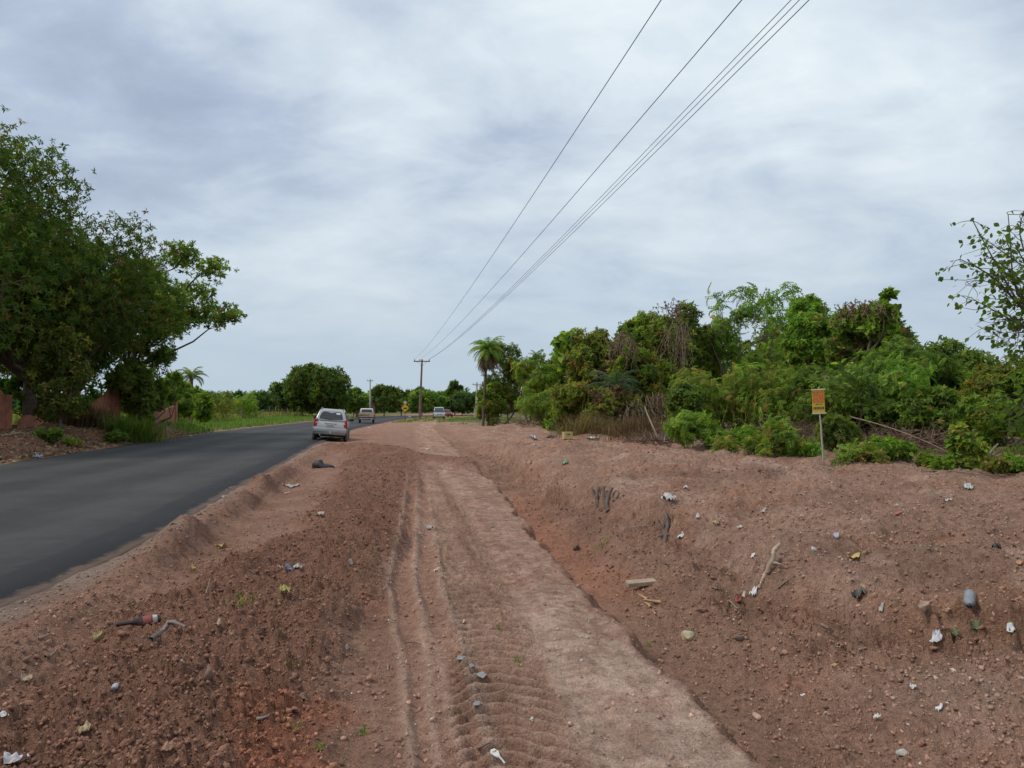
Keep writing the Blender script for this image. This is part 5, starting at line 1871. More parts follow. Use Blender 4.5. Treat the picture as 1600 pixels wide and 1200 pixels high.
for sd in (-1, 1):
    pts = [(sd * .815, -1.7, 1.08), (sd * .815, 1.1, 1.08), (sd * .71, .4, 1.62), (sd * .71, -1.65, 1.62)]
    poly_plate('side_window', pts if sd > 0 else pts[::-1], .006, GLASS, vn)
    box('headlight', (sd * .62, 2.02, .76), (.34, .16, .16), CLEARL, vn, .04, 3, smooth=True)
    box('wing_mirror', (sd * .98, 1.0, 1.10), (.2, .1, .16), BLACKP, vn, .03)
    for ya in (-1.3, 1.32):
        wheel(vn, sd * .76, ya, .31, .2)
box('grille', (0, 2.12, .62), (.8, .03, .10), BLACKP, vn, .01)
box('front_bumper', (0, 2.08, .44), (1.6, .16, .22), SILVER, vn, .05, 3, smooth=True)
box('number_plate', (0, 2.17, .46), (.4, .02, .12), PLATE, vn, .003)
box('underbody', (0, 0, .26), (1.4, 3.8, .12), UNDER, vn, .02)

rc = empty('parked_car', (-11.75, 130, gz(-11.75, 130)))
tag(rc, 'small red car partly hidden behind the silver van', 'car')
rc.rotation_euler = (0, 0, math.radians(200))
REDP = mat_basic('red_paint', (.22, .05, .04), .4, .1, 2, coat=.4)
profile_body('body', [(-1.9, .35), (-1.95, .95), (1.0, .98), (1.8, .84), (1.9, .35)], lambda y, z: .80, REDP, rc, .06)
profile_body('cabin', [(-1.85, .95), (-1.6, 1.42), (.2, 1.45), (1.05, .95)], lambda y, z: .76 - .14 * max(0, z - .95) / .5, REDP, rc, .04)
poly_plate('windscreen', [(.62, .98, 1.02), (-.62, .98, 1.02), (-.54, .36, 1.38), (.54, .36, 1.38)], .02, GLASS, rc)
for sd in (-1, 1):
    box('headlight', (sd * .58, 1.84, .70), (.28, .12, .14), CLEARL, rc, .03)
    for ya in (-1.2, 1.2):
        wheel(rc, sd * .72, ya, .29, .18)

# ------------------------------------------------------------------ poles and wires
POLEW = mat_basic('weathered_pole_wood', (.20, .125, .092), .9, .3, 3, bump=.4)
CONC = mat_basic('pole_concrete', (.42, .40, .36), .85, .12, 3, bump=.3)
PORC = mat_basic('brown_porcelain', (.16, .075, .05), .25, .15, 8)
GALV = mat_basic('galvanised_steel', (.32, .33, .34), .45, .12, 8, metallic=.8)
px0 = at_depth(655.5, 650, 105)
z0 = gz(px0[0], 105)
wp = empty('utility_pole', (px0[0], 105, z0))
tag(wp, 'tall reddish wooden power pole with a crossarm, leaning slightly right', 'pole')
ptop = at_depth(659.5, 561.5, 105) - np.array([px0[0], 105, z0])
t = np.linspace(0, 1, 8)[:, None]
V_, F_ = tube(np.array([0, 0, -.3]) + t * (ptop - np.array([0, 0, -.3])), .19 - .07 * t[:, 0], 10)
mesh_np('post', V_, [F_], POLEW, wp, smooth=True)
arm = box('crossarm', (ptop[0], -.17, ptop[2] - .30), (2.35, .12, .15), POLEW, wp, .01)
ends = []
for dx in (-1.05, -.30, 1.05):
    ins = lathe('insulator', [(.02, 0), (.05, .02), (.09, .06), (.05, .1), (.08, .14), (.04, .20), (.02, .22)], PORC, arm, (ptop[0] + dx, -.17, ptop[2] - .21), 'Z', 10)
    ends.append(np.array([px0[0] + ptop[0] + dx, 105 - .17, z0 + ptop[2] + .02]))
tubes('brace', [[(ptop[0] - .7, -.17, ptop[2] - .36), (ptop[0] - .05, -.17, ptop[2] - .95)], [(ptop[0] + .7, -.17, ptop[2] - .36), (ptop[0] + .05, -.17, ptop[2] - .95)]], .018, GALV, wp)['kind'] = 'stuff'

WIRE = mat_basic('wire_aluminium', (.10, .10, .105), .55, .1, 4, metallic=.3)
def wire(label, a, pts, r=.009):
    """conductor through a (far insulator) and on over the camera; pts = pixel + depth it passes through"""
    b_ = at_depth(*pts)
    d = b_ - a
    end = a + d * ((105 + 24) / (a[1] - b_[1]))
    n = 40
    t_ = np.linspace(0, 1, n)
    tb = (a[1] - b_[1]) / (105 + 24)
    sag = 1.25
    P_ = a[None] + (end - a)[None] * t_[:, None]
    corr = 4 * sag * tb * (1 - tb) / tb
    P_[:, 2] += -4 * sag * t_ * (1 - t_) + corr * t_
    V_, F_ = tube(P_, np.full(n, r), 6)
    o_ = mesh_np('power_line', V_, [F_], WIRE, smooth=True)
    tag(o_, label, 'wire', 'overhead wires of the power line')


wire('left overhead wire running from the left end of the crossarm', ends[0], (1033, 0, 11.9))
wire('middle overhead wire running from the middle of the crossarm', ends[1], (1159, 0, 11.9))
wire('right overhead wire bundle, its leftmost strand', ends[2] + [-.03, 0, 0], (1236, 0, 11.9), .007)
wire('right overhead wire bundle, its middle strand', ends[2], (1249, 0, 11.9), .007)
wire('right overhead wire bundle, its rightmost strand', ends[2] + [.03, 0, 0], (1264, 0, 11.9), .008)


def concrete_pole(label, px, Y, top_py, arm_=None):
    p = at_depth(px, top_py, Y)
    z_ = gz(p[0], Y)
    r_ = empty('utility_pole', (p[0], Y, z_))
    tag(r_, label, 'pole')
    h_ = p[2] - z_
    lathe('post', [(.16, -.3), (.15, h_ * .5), (.11, h_)], CONC, r_, (0, 0, 0), 'Z', 10)
    a_ = box('crossarm', (0, -.14, h_ - .35), (1.1, .09, .11), CONC, r_, .01)
    for dx in (-.45, 0, .45):
        lathe('insulator', [(.02, 0), (.06, .04), (.04, .09), (.02, .15)], PORC, a_, (dx, -.14, h_ - .29), 'Z', 8)


concrete_pole('pale concrete pole by the small house beyond the road', 578.5, 128, 592)
concrete_pole('whitish concrete pole behind the tall palm trunk', 745, 95, 597)

# ------------------------------------------------------------------ warning sign by the road
ws = at_depth(633, 650, 100)
zz = gz(ws[0], 100)
wsn = empty('road_sign', (ws[0], 100, zz))
tag(wsn, 'yellow diamond warning sign with a round sign above it on one post', 'road sign')
YEL = mat_basic('sign_yellow', (.72, .42, .02), .5, .08, 4)
SIGNB = mat_basic('sign_black', (.02, .02, .02), .5, .1, 4)
WHT = mat_basic('sign_white', (.62, .55, .50), .5, .08, 4)
lathe('post', [(.04, -.2), (.04, 2.35)], POLEW, wsn, (0, 0, 0), 'Z', 8)
zb_ = float(at_depth(633, 637.5, 100)[2]) - zz
hd = .62
poly_plate('diamond_border', [(hd, -.05, zb_), (0, -.05, zb_ + hd), (-hd, -.05, zb_), (0, -.05, zb_ - hd)], .02, SIGNB, wsn)
hd = .55
dp = poly_plate('diamond_panel', [(hd, -.073, zb_), (0, -.073, zb_ + hd), (-hd, -.073, zb_), (0, -.073, zb_ - hd)], .006, YEL, wsn)
# the symbol: two bumps
pts = [(-.27, -.14)] + [(-.135 + .135 * math.cos(a) * 1, -.14 + .17 * math.sin(a)) for a in np.linspace(math.pi, 0, 7)] + \
      [(.135 + .135 * math.cos(a), -.14 + .17 * math.sin(a)) for a in np.linspace(math.pi, 0, 7)]
pts = pts[1:8] + pts[9:] + [(.27, -.2), (-.27, -.2)]
poly_plate('symbol', [(a * 1.0, -.0795, zb_ + b_ + .06) for a, b_ in pts[::-1]], .004, SIGNB, dp)
zr = float(at_depth(633, 629.5, 100)[2]) - zz + .05
c_ = [(.26 * math.cos(a), -.05, zr + .26 * math.sin(a)) for a in np.linspace(0, 2 * math.pi, 20, endpoint=False)]
rp = poly_plate('round_border', c_[::-1], .02, mat_basic('sign_red', (.45, .06, .045), .5, .1, 4), wsn)
c_ = [(.20 * math.cos(a), -.073, zr + .20 * math.sin(a)) for a in np.linspace(0, 2 * math.pi, 20, endpoint=False)]
poly_plate('round_panel', c_[::-1], .006, WHT, rp)

# ------------------------------------------------------------------ sale sign on its post
sg = on_ground(1287, 720)
ss = empty('sale_sign', tuple(sg))
tag(ss, 'orange and yellow sale sign on a thin white post at the thicket edge', 'sign')
Ys = sg[1]
def srel(px, py): return at_depth(px, py, Ys) - sg
pt = srel(1278.5, 606)
P_ = np.array([srel(1287.5, 726), srel(1286.5, 705), srel(1285, 688), srel(1284, 668), srel(1281.5, 645), srel(1279, 612)])
P_[:, 1] += .03
V_, F_ = tube(P_, np.array([.019, .018, .017, .017, .015, .015]), 8)
mesh_np('post', V_, [F_], mat_basic('pale_post', (.40, .38, .32), .8, .15, 8, dirt=((.28, .2, .15), .2)), ss, smooth=True)
SY = mat_basic('banner_yellow', (.70, .48, .03), .55, .06, 6)
SO = mat_basic('banner_red', (.62, .13, .03), .55, .06, 6)
WOODL = mat_basic('lath_wood', (.55, .50, .40), .8, .15, 12)
a_, b_, c_, d_ = srel(1269.5, 645), srel(1289, 644), srel(1287.5, 609), srel(1268.5, 610)
bn = poly_plate('banner', [a_, b_, c_, d_], .008, SY, ss)
for q in (a_, b_, c_, d_): q[1] -= .0115
def lerp(u_, v_): return a_ * (1 - u_) * (1 - v_) + b_ * u_ * (1 - v_) + c_ * u_ * v_ + d_ * (1 - u_) * v_
poly_plate('red_field', [lerp(.04, .44), lerp(.96, .44), lerp(.96, .94), lerp(.04, .94)], .0015, SO, bn)
cu = bpy.data.curves.new('lettering', 'FONT')
cu.body = 'VENDO'
cu.size = 1.0
cu.offset = .012
cu.extrude = .0
cu.align_x = 'LEFT'
tmp = link(bpy.data.objects.new('lettering_curve', cu))
bpy.context.view_layer.update()
me = bpy.data.meshes.new_from_object(tmp.evaluated_get(bpy.context.evaluated_depsgraph_get()))
bpy.data.objects.remove(tmp)
co = np.array([v_.co[:] for v_ in me.vertices])
mn, mx_ = co[:, :2].min(0), co[:, :2].max(0)
for v_ in me.vertices:
    u_, w2 = (v_.co.x - mn[0]) / (mx_[0] - mn[0]), (v_.co.y - mn[1]) / (mx_[1] - mn[1])
    p = lerp(.06 + .88 * u_, .46 + .44 * w2)
    v_.co = (p[0], p[1] - .002, p[2])
me.materials.append(mat_basic('banner_orange', (.68, .32, .05), .55, .06, 6))
lt = bpy.data.objects.new('lettering', me); lt.parent = bn; link(lt)
# two lines of small illegible print
for row, (v0, v1, us) in enumerate([(.355, .385, [(.25, .48), (.52, .60), (.64, .80)]), (.14, .25, [(.08, .16), (.20, .28), (.32, .40), (.44, .52), (.56, .64), (.70, .78), (.82, .92)])]):
    for u0, u1 in us:
        poly_plate('small_print', [lerp(u0, v0), lerp(u1, v0), lerp(u1, v1), lerp(u0, v1)], .002, INK, bn)
for (pa, pb) in (((1267, 609.5), (1289, 608.5)), ((1268.5, 646.5), (1290.5, 645.5))):
    A_, B_ = srel(*pa), srel(*pb)
    A_[1] -= .012; B_[1] -= .012
    V_, F_ = tube(np.array([A_, (A_ + B_) / 2, B_]), np.full(3, .015), 5)
    mesh_np('lath', V_, [F_], WOODL, ss)

# ------------------------------------------------------------------ small houses and fence far off
BRICKM = mat_basic('house_brick', (.24, .14, .095), .9, .3, 2)
TILE = mat_basic('roof_tile', (.17, .085, .06), .9, .3, 3)
PALEW = mat_basic('pale_wall', (.50, .46, .42), .9, .15, 1)


def house(label, px, Y, base_py, wpx, eave_py, ridge_py, wallm, depth=6.0, rot=.2):
    c = at_depth(px, base_py, Y)
    W_ = wpx / F * Y
    z_ = gz(c[0], Y)
    eh = float(at_depth(px, eave_py, Y)[2]) - z_
    rh = float(at_depth(px, ridge_py, Y)[2]) - z_
    r_ = empty('house', (c[0], Y, z_), rot)
    tag(r_, label, 'house')
    bm = bmesh.new()
    hw_ = W_ / 2
    vs = [bm.verts.new(p) for p in ((-hw_, 0, -.3), (hw_, 0, -.3), (hw_, 0, eh), (0, 0, rh - .08), (-hw_, 0, eh))]
    f = bm.faces.new(vs)
    e = bmesh.ops.extrude_face_region(bm, geom=[f])
    for v_ in e['geom']:
        if isinstance(v_, bmesh.types.BMVert): v_.co.y += depth
    bmesh.ops.recalc_face_normals(bm, faces=bm.faces[:])
    mesh_bm('wall', bm, wallm, r_)
    for sd in (-1, 1):
        sl = (rh - eh) / hw_
        pts = [(0, -.3, rh), (0, depth + .3, rh), (sd * (hw_ + .4), depth + .3, eh - .4 * sl), (sd * (hw_ + .4), -.3, eh - .4 * sl)]
        poly_plate('roof', pts if sd < 0 else pts[::-1], .08, TILE, r_)
    wd = box('window', (hw_ * .45, -.03, eh * .55), (.9, .08, .9), UNDER, r_, .01)
    box('frame', (hw_ * .45, -.05, eh * .55 - .5), (1.05, .12, .08), PALEW, wd, .005)
    box('door', (-hw_ * .4, -.02, eh * .42), (.85, .07, eh * .84), DRYWOOD, r_, .01)


house('small brown house with tiled roof behind the pickup', 571, 134, 650, 30, 631, 619, BRICKM)
house('low pale house behind the tall palm', 757, 125, 650, 34, 636, 629, PALEW, rot=-.15)

fr = empty('post_fence', (-25, 62, gz(-25, 62)))
tag(fr, 'rough wooden post fence at the back of the left verge', 'fence')
prev = None
for k in range(17):
    y = 62 + k * 3.2
    x = float(ipl(y, L_EDGE)) - 6.2
    z_ = gz(x, y)
    V_, F_ = limb((x + 25, y - 62, z_ - gz(-25, 62) - .2), (x + 25 + rng.normal() * .06, y - 62, z_ - gz(-25, 62) + rng.uniform(1.2, 1.6)), .07, .055, .01, 3, 0, 6)[1]
    mesh_np('fence_post', V_, [F_], DRYWOOD, fr)
    p = np.array([x + 25, y - 62, z_ - gz(-25, 62)])
    if prev is not None:
        wires = [[prev + [0, 0, h_], (prev + p) / 2 + [0, 0, h_ - .05], p + [0, 0, h_]] for h_ in (.45, .85, 1.15)]
        o_ = tubes('fence_wire', wires, .008, GALV, fr, 4); o_['kind'] = 'stuff'
    prev = p

# ------------------------------------------------------------------ litter, stones and wood lying about
def gscale(p): return math.hypot(p[0], p[1]) / F


def rock(label, px, py, w, c, flat=.6, seed=0, name='stone', cat='stone', group=None, h=None, sink=.2, elong=1.0, rz=None):
    p = on_ground(px, py)
    s_ = w * gscale(p) * .42
    V_, F_ = ico(2, .16, 340 + seed, flat)
    for _ in range(7):
        nn_ = rng.normal(size=3); nn_ /= np.linalg.norm(nn_)
        dd_ = V_ @ nn_
        lim_ = np.quantile(dd_, rng.uniform(.58, .85))
        V_ = V_ - np.where(dd_ > lim_, dd_ - lim_, 0)[:, None] * nn_[None]
    V_ = V_ * (1 + .12 * fbm(V_[:, 0] * 1.3 + seed * 3.7, V_[:, 1] * 1.3 + V_[:, 2] * 1.1, 3))[:, None]
    V_ = V_ * np.array([1, elong, 1])
    V_ = rz_(V_, rz if rz is not None else rng.random() * 6)
    V_ = V_ * s_
    mname = 'stone_' + '_'.join(str(int(k * 100)) for k in c)
    o_ = mesh_np(name, V_, [F_], mat_basic(mname, c, .85, .3, 18, bump=.6, dirt=((.20, .125, .09), .15)))
    o_.location = (p[0], p[1], p[2] + s_ * flat * .18)
    tag(o_, label, cat, group)
    return o_


def scrap(label, px, py, w, l, c, rot=0.0, crumple=.35, name='litter_scrap', cat='litter', group=None, rough=.5, shape='rag', n=12, trans=False, lift=.012):
    """crumpled thin sheet lying on the soil; w, l in photograph pixels (width, depth on the ground)"""
    p = on_ground(px, py)
    g = gscale(p)
    W_, L_ = w * g * (.60 if shape == 'rag' else .75), l * g * (.46 if shape == 'rag' else .8)
    sd = abs(hash(label)) % 997 if False else sum(map(ord, label)) % 997
    r = np.random.default_rng(sd)
    u_, v_ = np.meshgrid(np.linspace(-.5, .5, n), np.linspace(-.5, .5, n))
    u_, v_ = u_.ravel(), v_.ravel()
    ox = sd * 1.37
    wob = .13 * fbm(u_ * 1.6 + ox, v_ * 1.6, 2) if shape == 'rag' else 0
    if shape == 'leaf':
        k = np.maximum(.05, np.cos(u_ * math.pi) ** .8)
        x, y = u_ * W_, v_ * L_ * k
    else:
        a_ = np.arctan2(v_, u_)
        x = (u_ + wob) * W_ * (1 - .25 * np.abs(v_))
        y = (v_ + .13 * fbm(u_ * 1.6 + ox, v_ * 1.6 + 9, 2)) * L_ * (1 - .25 * np.abs(u_))
    amp = crumple * min(W_, L_) if shape != 'leaf' else crumple * L_
    z = amp * (np.abs(fbm(u_ * 2.6 + ox, v_ * 2.6, 2)) * 1.7 + .25 * np.abs(pnoise(u_ * 6 + ox, v_ * 6)))
    if shape == 'leaf': z = z + .5 * amp * (4 * v_ * v_)
    c_, s_ = math.cos(rot), math.sin(rot)
    X, Y_ = x * c_ - y * s_, x * s_ + y * c_
    zg = height(X + p[0], Y_ + p[1]) - p[2]
    V_ = np.stack([X, Y_, z + np.clip(zg, -.015, .035) + lift], 1)
    i = (np.arange(n - 1)[:, None] * n + np.arange(n - 1)[None]).ravel()
    F_ = np.stack([i, i + 1, i + n + 1, i + n], 1)
    mname = 'scrap_' + '_'.join(str(int(k * 100)) for k in c)
    o_ = mesh_np(name, V_, [F_], mat_basic(mname, c, rough, .2, 25, dirt=((.26, .17, .12), .5)), smooth=True)
    o_.location = tuple(p)
    tag(o_, label, cat, group)
    return o_


WH = (.40, .375, .345)
LG = 'scraps of litter on the soil'
for a_ in [
    # px, py, w, l, colour, rot, crumple, label
    (456, 761, 34, 60, WH, 1.0, .10, 'long white paper strip beside the grader berm'),
    (449, 772, 12, 16, (.62, .60, .57), .5, .3, 'small pale scrap at the near end of the long paper strip'),
    (501, 804, 16, 26, (.66, .60, .54), .4, .5, 'crumpled whitish paper left of the loose soil ridge'),
    (465, 886, 22, 20, WH, .2, .3, 'white folded wrapper lying on the blue scrap'),
    (452, 893, 18, 22, (.16, .24, .42), -.3, .3, 'blue wrapper scrap under the white wrapper'),
    (437, 889, 14, 16, (.42, .25, .15), .3, .4, 'tan cardboard scrap left of the blue wrapper'),
    (25, 1187, 46, 34, (.58, .56, .55), .5, .25, 'torn pale plastic sheet in the lower left corner'),
    (3, 1120, 14, 40, (.62, .60, .56), 1.2, .2, 'white scrap cut by the left edge near the bottom'),
    (548, 884, 12, 14, WH, .1, .5, 'white crumpled scrap on the loose soil ridge'),
    (671, 828, 22, 26, (.50, .48, .46), .7, .5, 'greyish crumpled rag at the tip of the loose soil ridge'),
    (682, 893, 15, 14, (.62, .42, .34), 0, .4, 'pinkish scrap on the flat track'),
    (1045, 781, 24, 46, (.52, .53, .50), .9, .5, 'grey white plastic bag half way up the bank'),
    (1064, 842, 12, 24, (.62, .63, .64), 1.2, .5, 'white crumpled bag right of the dark stump'),
    (1072, 764, 9, 20, (.55, .52, .5), 1.1, .5, 'pale rag near the top of the bank slope'),
    (1193, 800, 14, 10, WH, 0, .3, 'small white scrap high on the bank'),
    (1155, 824, 14, 12, (.66, .64, .6), .4, .3, 'thin white scrap in the middle of the bank'),
    (1176, 872, 12, 16, (.70, .70, .68), .6, .5, 'white crumb of paper above the driftwood'),
    (1178, 934, 20, 26, (.72, .72, .73), .8, .5, 'shiny white crumpled plastic below the driftwood'),
    (1153, 940, 18, 18, (.40, .03, .03), .2, .5, 'red wrapper in the hollow below the driftwood'),
    (1162, 936, 8, 10, (.55, .44, .33), .2, .4, 'tan bit beside the red wrapper'),
    (1514, 765, 16, 24, (.50, .56, .52), .3, .6, 'greenish white crumpled bag at the far right of the bank'),
    (1400, 791, 13, 10, WH, 0, .3, 'white scrap on the upper bank at right'),
    (1402, 806, 14, 10, (.42, .05, .05), .2, .2, 'red scrap on the upper bank at right'),
    (1480, 783, 20, 8, (.56, .50, .46), .0, .2, 'pale flat scrap near the wheel track on the bank'),
    (1306, 840, 12, 16, (.42, .46, .56), .5, .4, 'bluish scrap in the middle of the bank'),
    (1377, 957, 14, 14, WH, .4, .5, 'white torn scrap left of the big stone'),
    (1462, 1003, 36, 20, (.60, .60, .61), .5, .35, 'clear plastic strip under the erosion step at right'),
    (1580, 997, 12, 20, (.66, .72, .70), 1.3, .2, 'small pale packet at the right edge'),
    (1370, 1125, 16, 20, (.66, .64, .58), .9, .6, 'white shredded scrap low on the right'),
    (1467, 1113, 13, 18, (.74, .74, .74), .8, .5, 'white twist of paper at the lower right'),
    (1427, 1079, 14, 12, (.66, .64, .58), -.6, .4, 'folded cream scrap at the lower right'),
    (1254, 1089, 9, 12, (.70, .70, .66), .2, .4, 'small white shell like scrap at the lower right'),
    (882, 725, 18, 26, (.14, .34, .22), .0, .4, 'green plastic scrap on the far bank'),
    (1040, 1018, 8, 8, WH, .2, .4, 'white speck of paper on the gully edge'),
    (58, 716, 20, 24, (.20, .32, .48), .1, .4, 'light blue plastic bag at the left roadside'),
    (300, 683, 9, 16, (.70, .68, .64), 0, .4, 'white scrap at the left kerbless road edge'),
    (313, 728, 0, 0, WH, 0, 0, ''),
    (833, 686, 16, 46, (.66, .66, .68), .2, .6, 'white bag at the crest left of the yellow box'),
    (926, 685, 34, 20, (.70, .74, .73), .1, .25, 'long white plastic strip right of the yellow box'),
    (577, 669, 10, 30, (.72, .70, .66), .1, .25, 'pale slab of rubbish behind the silver car'),
    (667, 703, 10, 30, (.70, .70, .70), .6, .4, 'white scrap on the far soil tongue'),
    (640, 652, 8, 40, (.72, .72, .70), .2, .4, 'white bag near the foot of the warning sign'),
    (590, 735, 5, 10, WH, .2, .4, 'tiny white scrap beside the loose soil ridge'),
    (350, 778, 12, 16, (.60, .56, .54), .3, .4, 'pale scrap on the near side of the asphalt edge'),
    (1090, 812, 10, 10, (.62, .58, .54), .3, .4, 'pale crumb of litter right of the white bag'),
    (690, 1064, 0, 0, WH, 0, 0, ''),
]:
    px, py, w, l, c, rot, cr, lab = a_
    if not lab: continue
    scrap(lab, px, py, w, l, c, rot, cr, group=LG)
GLS = mat_basic('glass_shard_grey', (.20, .18, .16), .25, .2, 20, spec=.8)
for px, py, w, lab in ((720, 1033, 20, 'grey shard of glass at the left of the tread marks'), (752, 1060, 22, 'clear broken glass piece beside the tread marks'),
                       (745, 1106, 16, 'small triangular glass shard lower on the track'), (737, 1045, 14, 'bluish grey shard above the broken glass')):
    p = on_ground(px, py); g = gscale(p) * w * .36
    k = rng.random() * 6
    pts = [(g * (1 + .3 * math.sin(3 * a + k)) * math.cos(a + k), g * (1 + .3 * math.cos(5 * a)) * math.sin(a + k) * 1.3, .006 + .004 * math.sin(a * 2)) for a in np.linspace(0, 2 * math.pi, 5, endpoint=False)]
    o_ = poly_plate('glass_shard', pts, .004, GLS, None)
    o_.location = tuple(p + [0, 0, .004])
    tag(o_, lab, 'glass shard', 'shards of broken glass on the track')
for a_ in [
    (445, 929, 20, 26, (.42, .38, .10), .9, 'yellow green leaf on the loose soil'),
    (153, 1004, 20, 18, (.48, .38, .16), .1, 'yellow dry leaf on the shoulder, left of the bottle'),
    (130, 1148, 24, 18, (.46, .33, .18), .3, 'curled tan leaf near the bottom left'),
    (41, 1066, 20, 18, (.42, .32, .20), -.2, 'dull yellow leaf at the left near the edge'),
    (262, 1172, 32, 14, (.40, .22, .13), .8, 'orange brown leaf near the bottom, left of the red patch'),
    (345, 856, 24, 12, (.50, .40, .12), .4, 'narrow yellow leaf in the groove under the berm'),
    (302, 891, 9, 9, (.62, .48, .14), .4, 'bright yellow leaf crumb left of the berm end'),
    (340, 978, 14, 14, (.44, .32, .2), .1, 'brown leaf above the broken clod'),
    (1335, 875, 32, 14, (.55, .40, .12), .3, 'long yellow leaf on the bank left of the big stone'),
    (1118, 819, 14, 12, (.52, .38, .12), .4, 'short yellow leaf on the bank'),
    (1594, 885, 14, 10, (.55, .28, .14), .1, 'orange leaf at the right edge of the bank'),
    (1348, 921, 12, 8, (.48, .30, .18), .1, 'brown leaf between dark bag and long yellow leaf'),
    (1492, 998, 20, 12, (.05, .10, .03), -.3, 'dark green leaf beside the clear plastic strip'),
    (1525, 996, 16, 8, (.07, .13, .04), .1, 'second green leaf beside the clear plastic strip'),
    (813, 1169, 0, 0, WH, 0, ''),
]:
    px, py, w, l, c, rot, lab = a_
    if not lab: continue
    scrap(lab, px, py, w, l, c, rot, .35, 'fallen_leaf', 'leaf', 'fallen leaves on the soil', .7, 'leaf')
for i, a_ in enumerate([
    (178, 1077, 18, (.42, .42, .43), .8, 'pale grey stone in the loose soil at left'),
    (1441, 950, 40, (.34, .22, .15), .75, 'large tan stone on the right bank'),
    (1488, 1048, 18, (.55, .52, .50), .7, 'pale grey stone at the lower right'),
    (1465, 1056, 12, (.44, .40, .38), .6, 'small grey stone left of the pale one'),
    (1551, 970, 17, (.42, .33, .27), .7, 'blocky tan stone near the right edge'),
    (1186, 1120, 26, (.46, .32, .22), .5, 'flat tan stone at the foot of the bank'),
    (1440, 1166, 36, (.34, .16, .10), .5, 'reddish flat stone at the bottom right'),
    (1411, 1181, 26, (.46, .42, .36), .6, 'pale knobbly stone at the bottom right'),
    (1075, 1001, 34, (.40, .32, .19), .8, 'yellowish broken block at the gully side'),
    (1095, 957, 40, (.20, .10, .068), .8, 'dark red clod on the gully slope'),
    (1273, 861, 14, (.50, .47, .44), .9, 'pale round stone on the bank'),
    (1268, 1066, 10, (.44, .37, .31), .7, 'small stone in the middle lower right'),
    (1340, 1057, 0, (.5, .4, .3), .7, ''),
    (1303, 1044, 14, (.44, .28, .13), .7, 'ochre pebble at the lower right'),
    (1311, 1016, 8, (.5, .34, .2), .7, 'tiny ochre pebble above the other'),
    (326, 1062, 44, (.215, .125, .088), .9, 'big broken clod in the loose soil at left'),
    (470, 1092, 30, (.20, .11, .075), .7, 'rounded clod in the red patch'),
    (456, 1114, 26, (.18, .095, .065), .7, 'second clod in the red patch'),
    (408, 1116, 11, (.45, .40, .36), .7, 'pale chip left of the red patch'),
    (279, 1074, 13, (.46, .38, .28), .6, 'cream pebble left of the big broken clod'),
    (429, 1023, 13, (.38, .23, .16), .9, 'tan chip above the grass stubble'),
    (606, 1046, 10, (.42, .44, .46), .9, 'bluish grey pebble on the left of the track'),
    (541, 1013, 16, (.33, .32, .31), .5, 'flat grey pebble on the left of the track'),
    (725, 972, 13, (.52, .42, .30), .6, 'cream stone by the tread marks'),
    (1040, 833, 26, (.17, .11, .085), 1.3, 'dark clod sticking out of the bank slope'),
    (903, 860, 20, (.14, .085, .06), 1.0, 'dark clod on the gully lip'),
    (840, 690, 8, (.5, .45, .4), .7, ''),
    (1160, 1000, 30, (.24, .18, .15), .6, 'greyish lump of earth in the gully'),
    (1290, 985, 26, (.23, .145, .11), .7, 'brown lump under the erosion step'),
    (1386, 1173, 12, (.5, .48, .45), .6, 'small grey stone at the bottom right'),
    (900, 1016, 10, (.44, .36, .31), .6, 'small tan stone on the right of the track'),
]):
    px, py, w, c, fl, lab = a_
    if not lab: continue
    rock(lab, px, py, w, c, fl, i, group='stones and clods on the soil', name='clod' if 'clod' in lab or 'lump' in lab else 'stone', cat='clod' if 'clod' in lab or 'lump' in lab else 'stone')

# black shoe near the shoulder
p = on_ground(500, 731)
sh = empty('shoe', (p[0], p[1], p[2] + .01), -.15)
tag(sh, 'worn black shoe lying on the shoulder behind the silver car', 'shoe')
BLK = mat_basic('black_leather', (.012, .012, .013), .6, .3, 14)
bm = bmesh.new()
bmesh.ops.create_uvsphere(bm, u_segments=14, v_segments=8, radius=1, matrix=Matrix.Diagonal((.34, .13, .10, 1)))
for v_ in bm.verts:
    if v_.co.x < -.05: v_.co.z *= 1.7; v_.co.z += .05
    v_.co.z = max(v_.co.z, -.03)
    v_.co.x += .1
mesh_bm('upper', bm, BLK, sh, True)
bm = bmesh.new()
bm_box(bm, (.1, 0, -.03), (.66, .20, .05), None, .02, 2)
mesh_bm('sole', bm, RUBBER, sh, True)
# brown bottle with a red and white label
p = on_ground(224, 978); g = gscale(p)
bt = empty('bottle', (p[0], p[1], p[2] + .028))
tag(bt, 'dirty brown bottle with a red and white label on the shoulder', 'bottle')
bt.rotation_euler = (0, 0, .55)
BRG = mat_basic('brown_glass', (.035, .018, .012), .3, .3, 12, dirt=((.22, .14, .1), .3))
lathe('glass', [(.011, -.17), (.014, -.165), (.013, -.08), (.030, -.03), (.031, .10), (.024, .108)], BRG, bt, (0, 0, 0), 'X', 14)
lathe('label', [(.0318, -.005), (.0322, 0), (.0322, .045), (.0318, .05)], mat_basic('label_red', (.34, .05, .05), .7, .2, 10, dirt=((.24, .15, .11), .4)), bt, (0, 0, 0), 'X', 14)
lathe('back_label', [(.0318, .056), (.0322, .058), (.0322, .084), (.0318, .086)], mat_basic('label_pale', (.5, .45, .4), .7, .2, 14, dirt=((.24, .15, .11), .45)), bt, (0, 0, 0), 'X', 14)
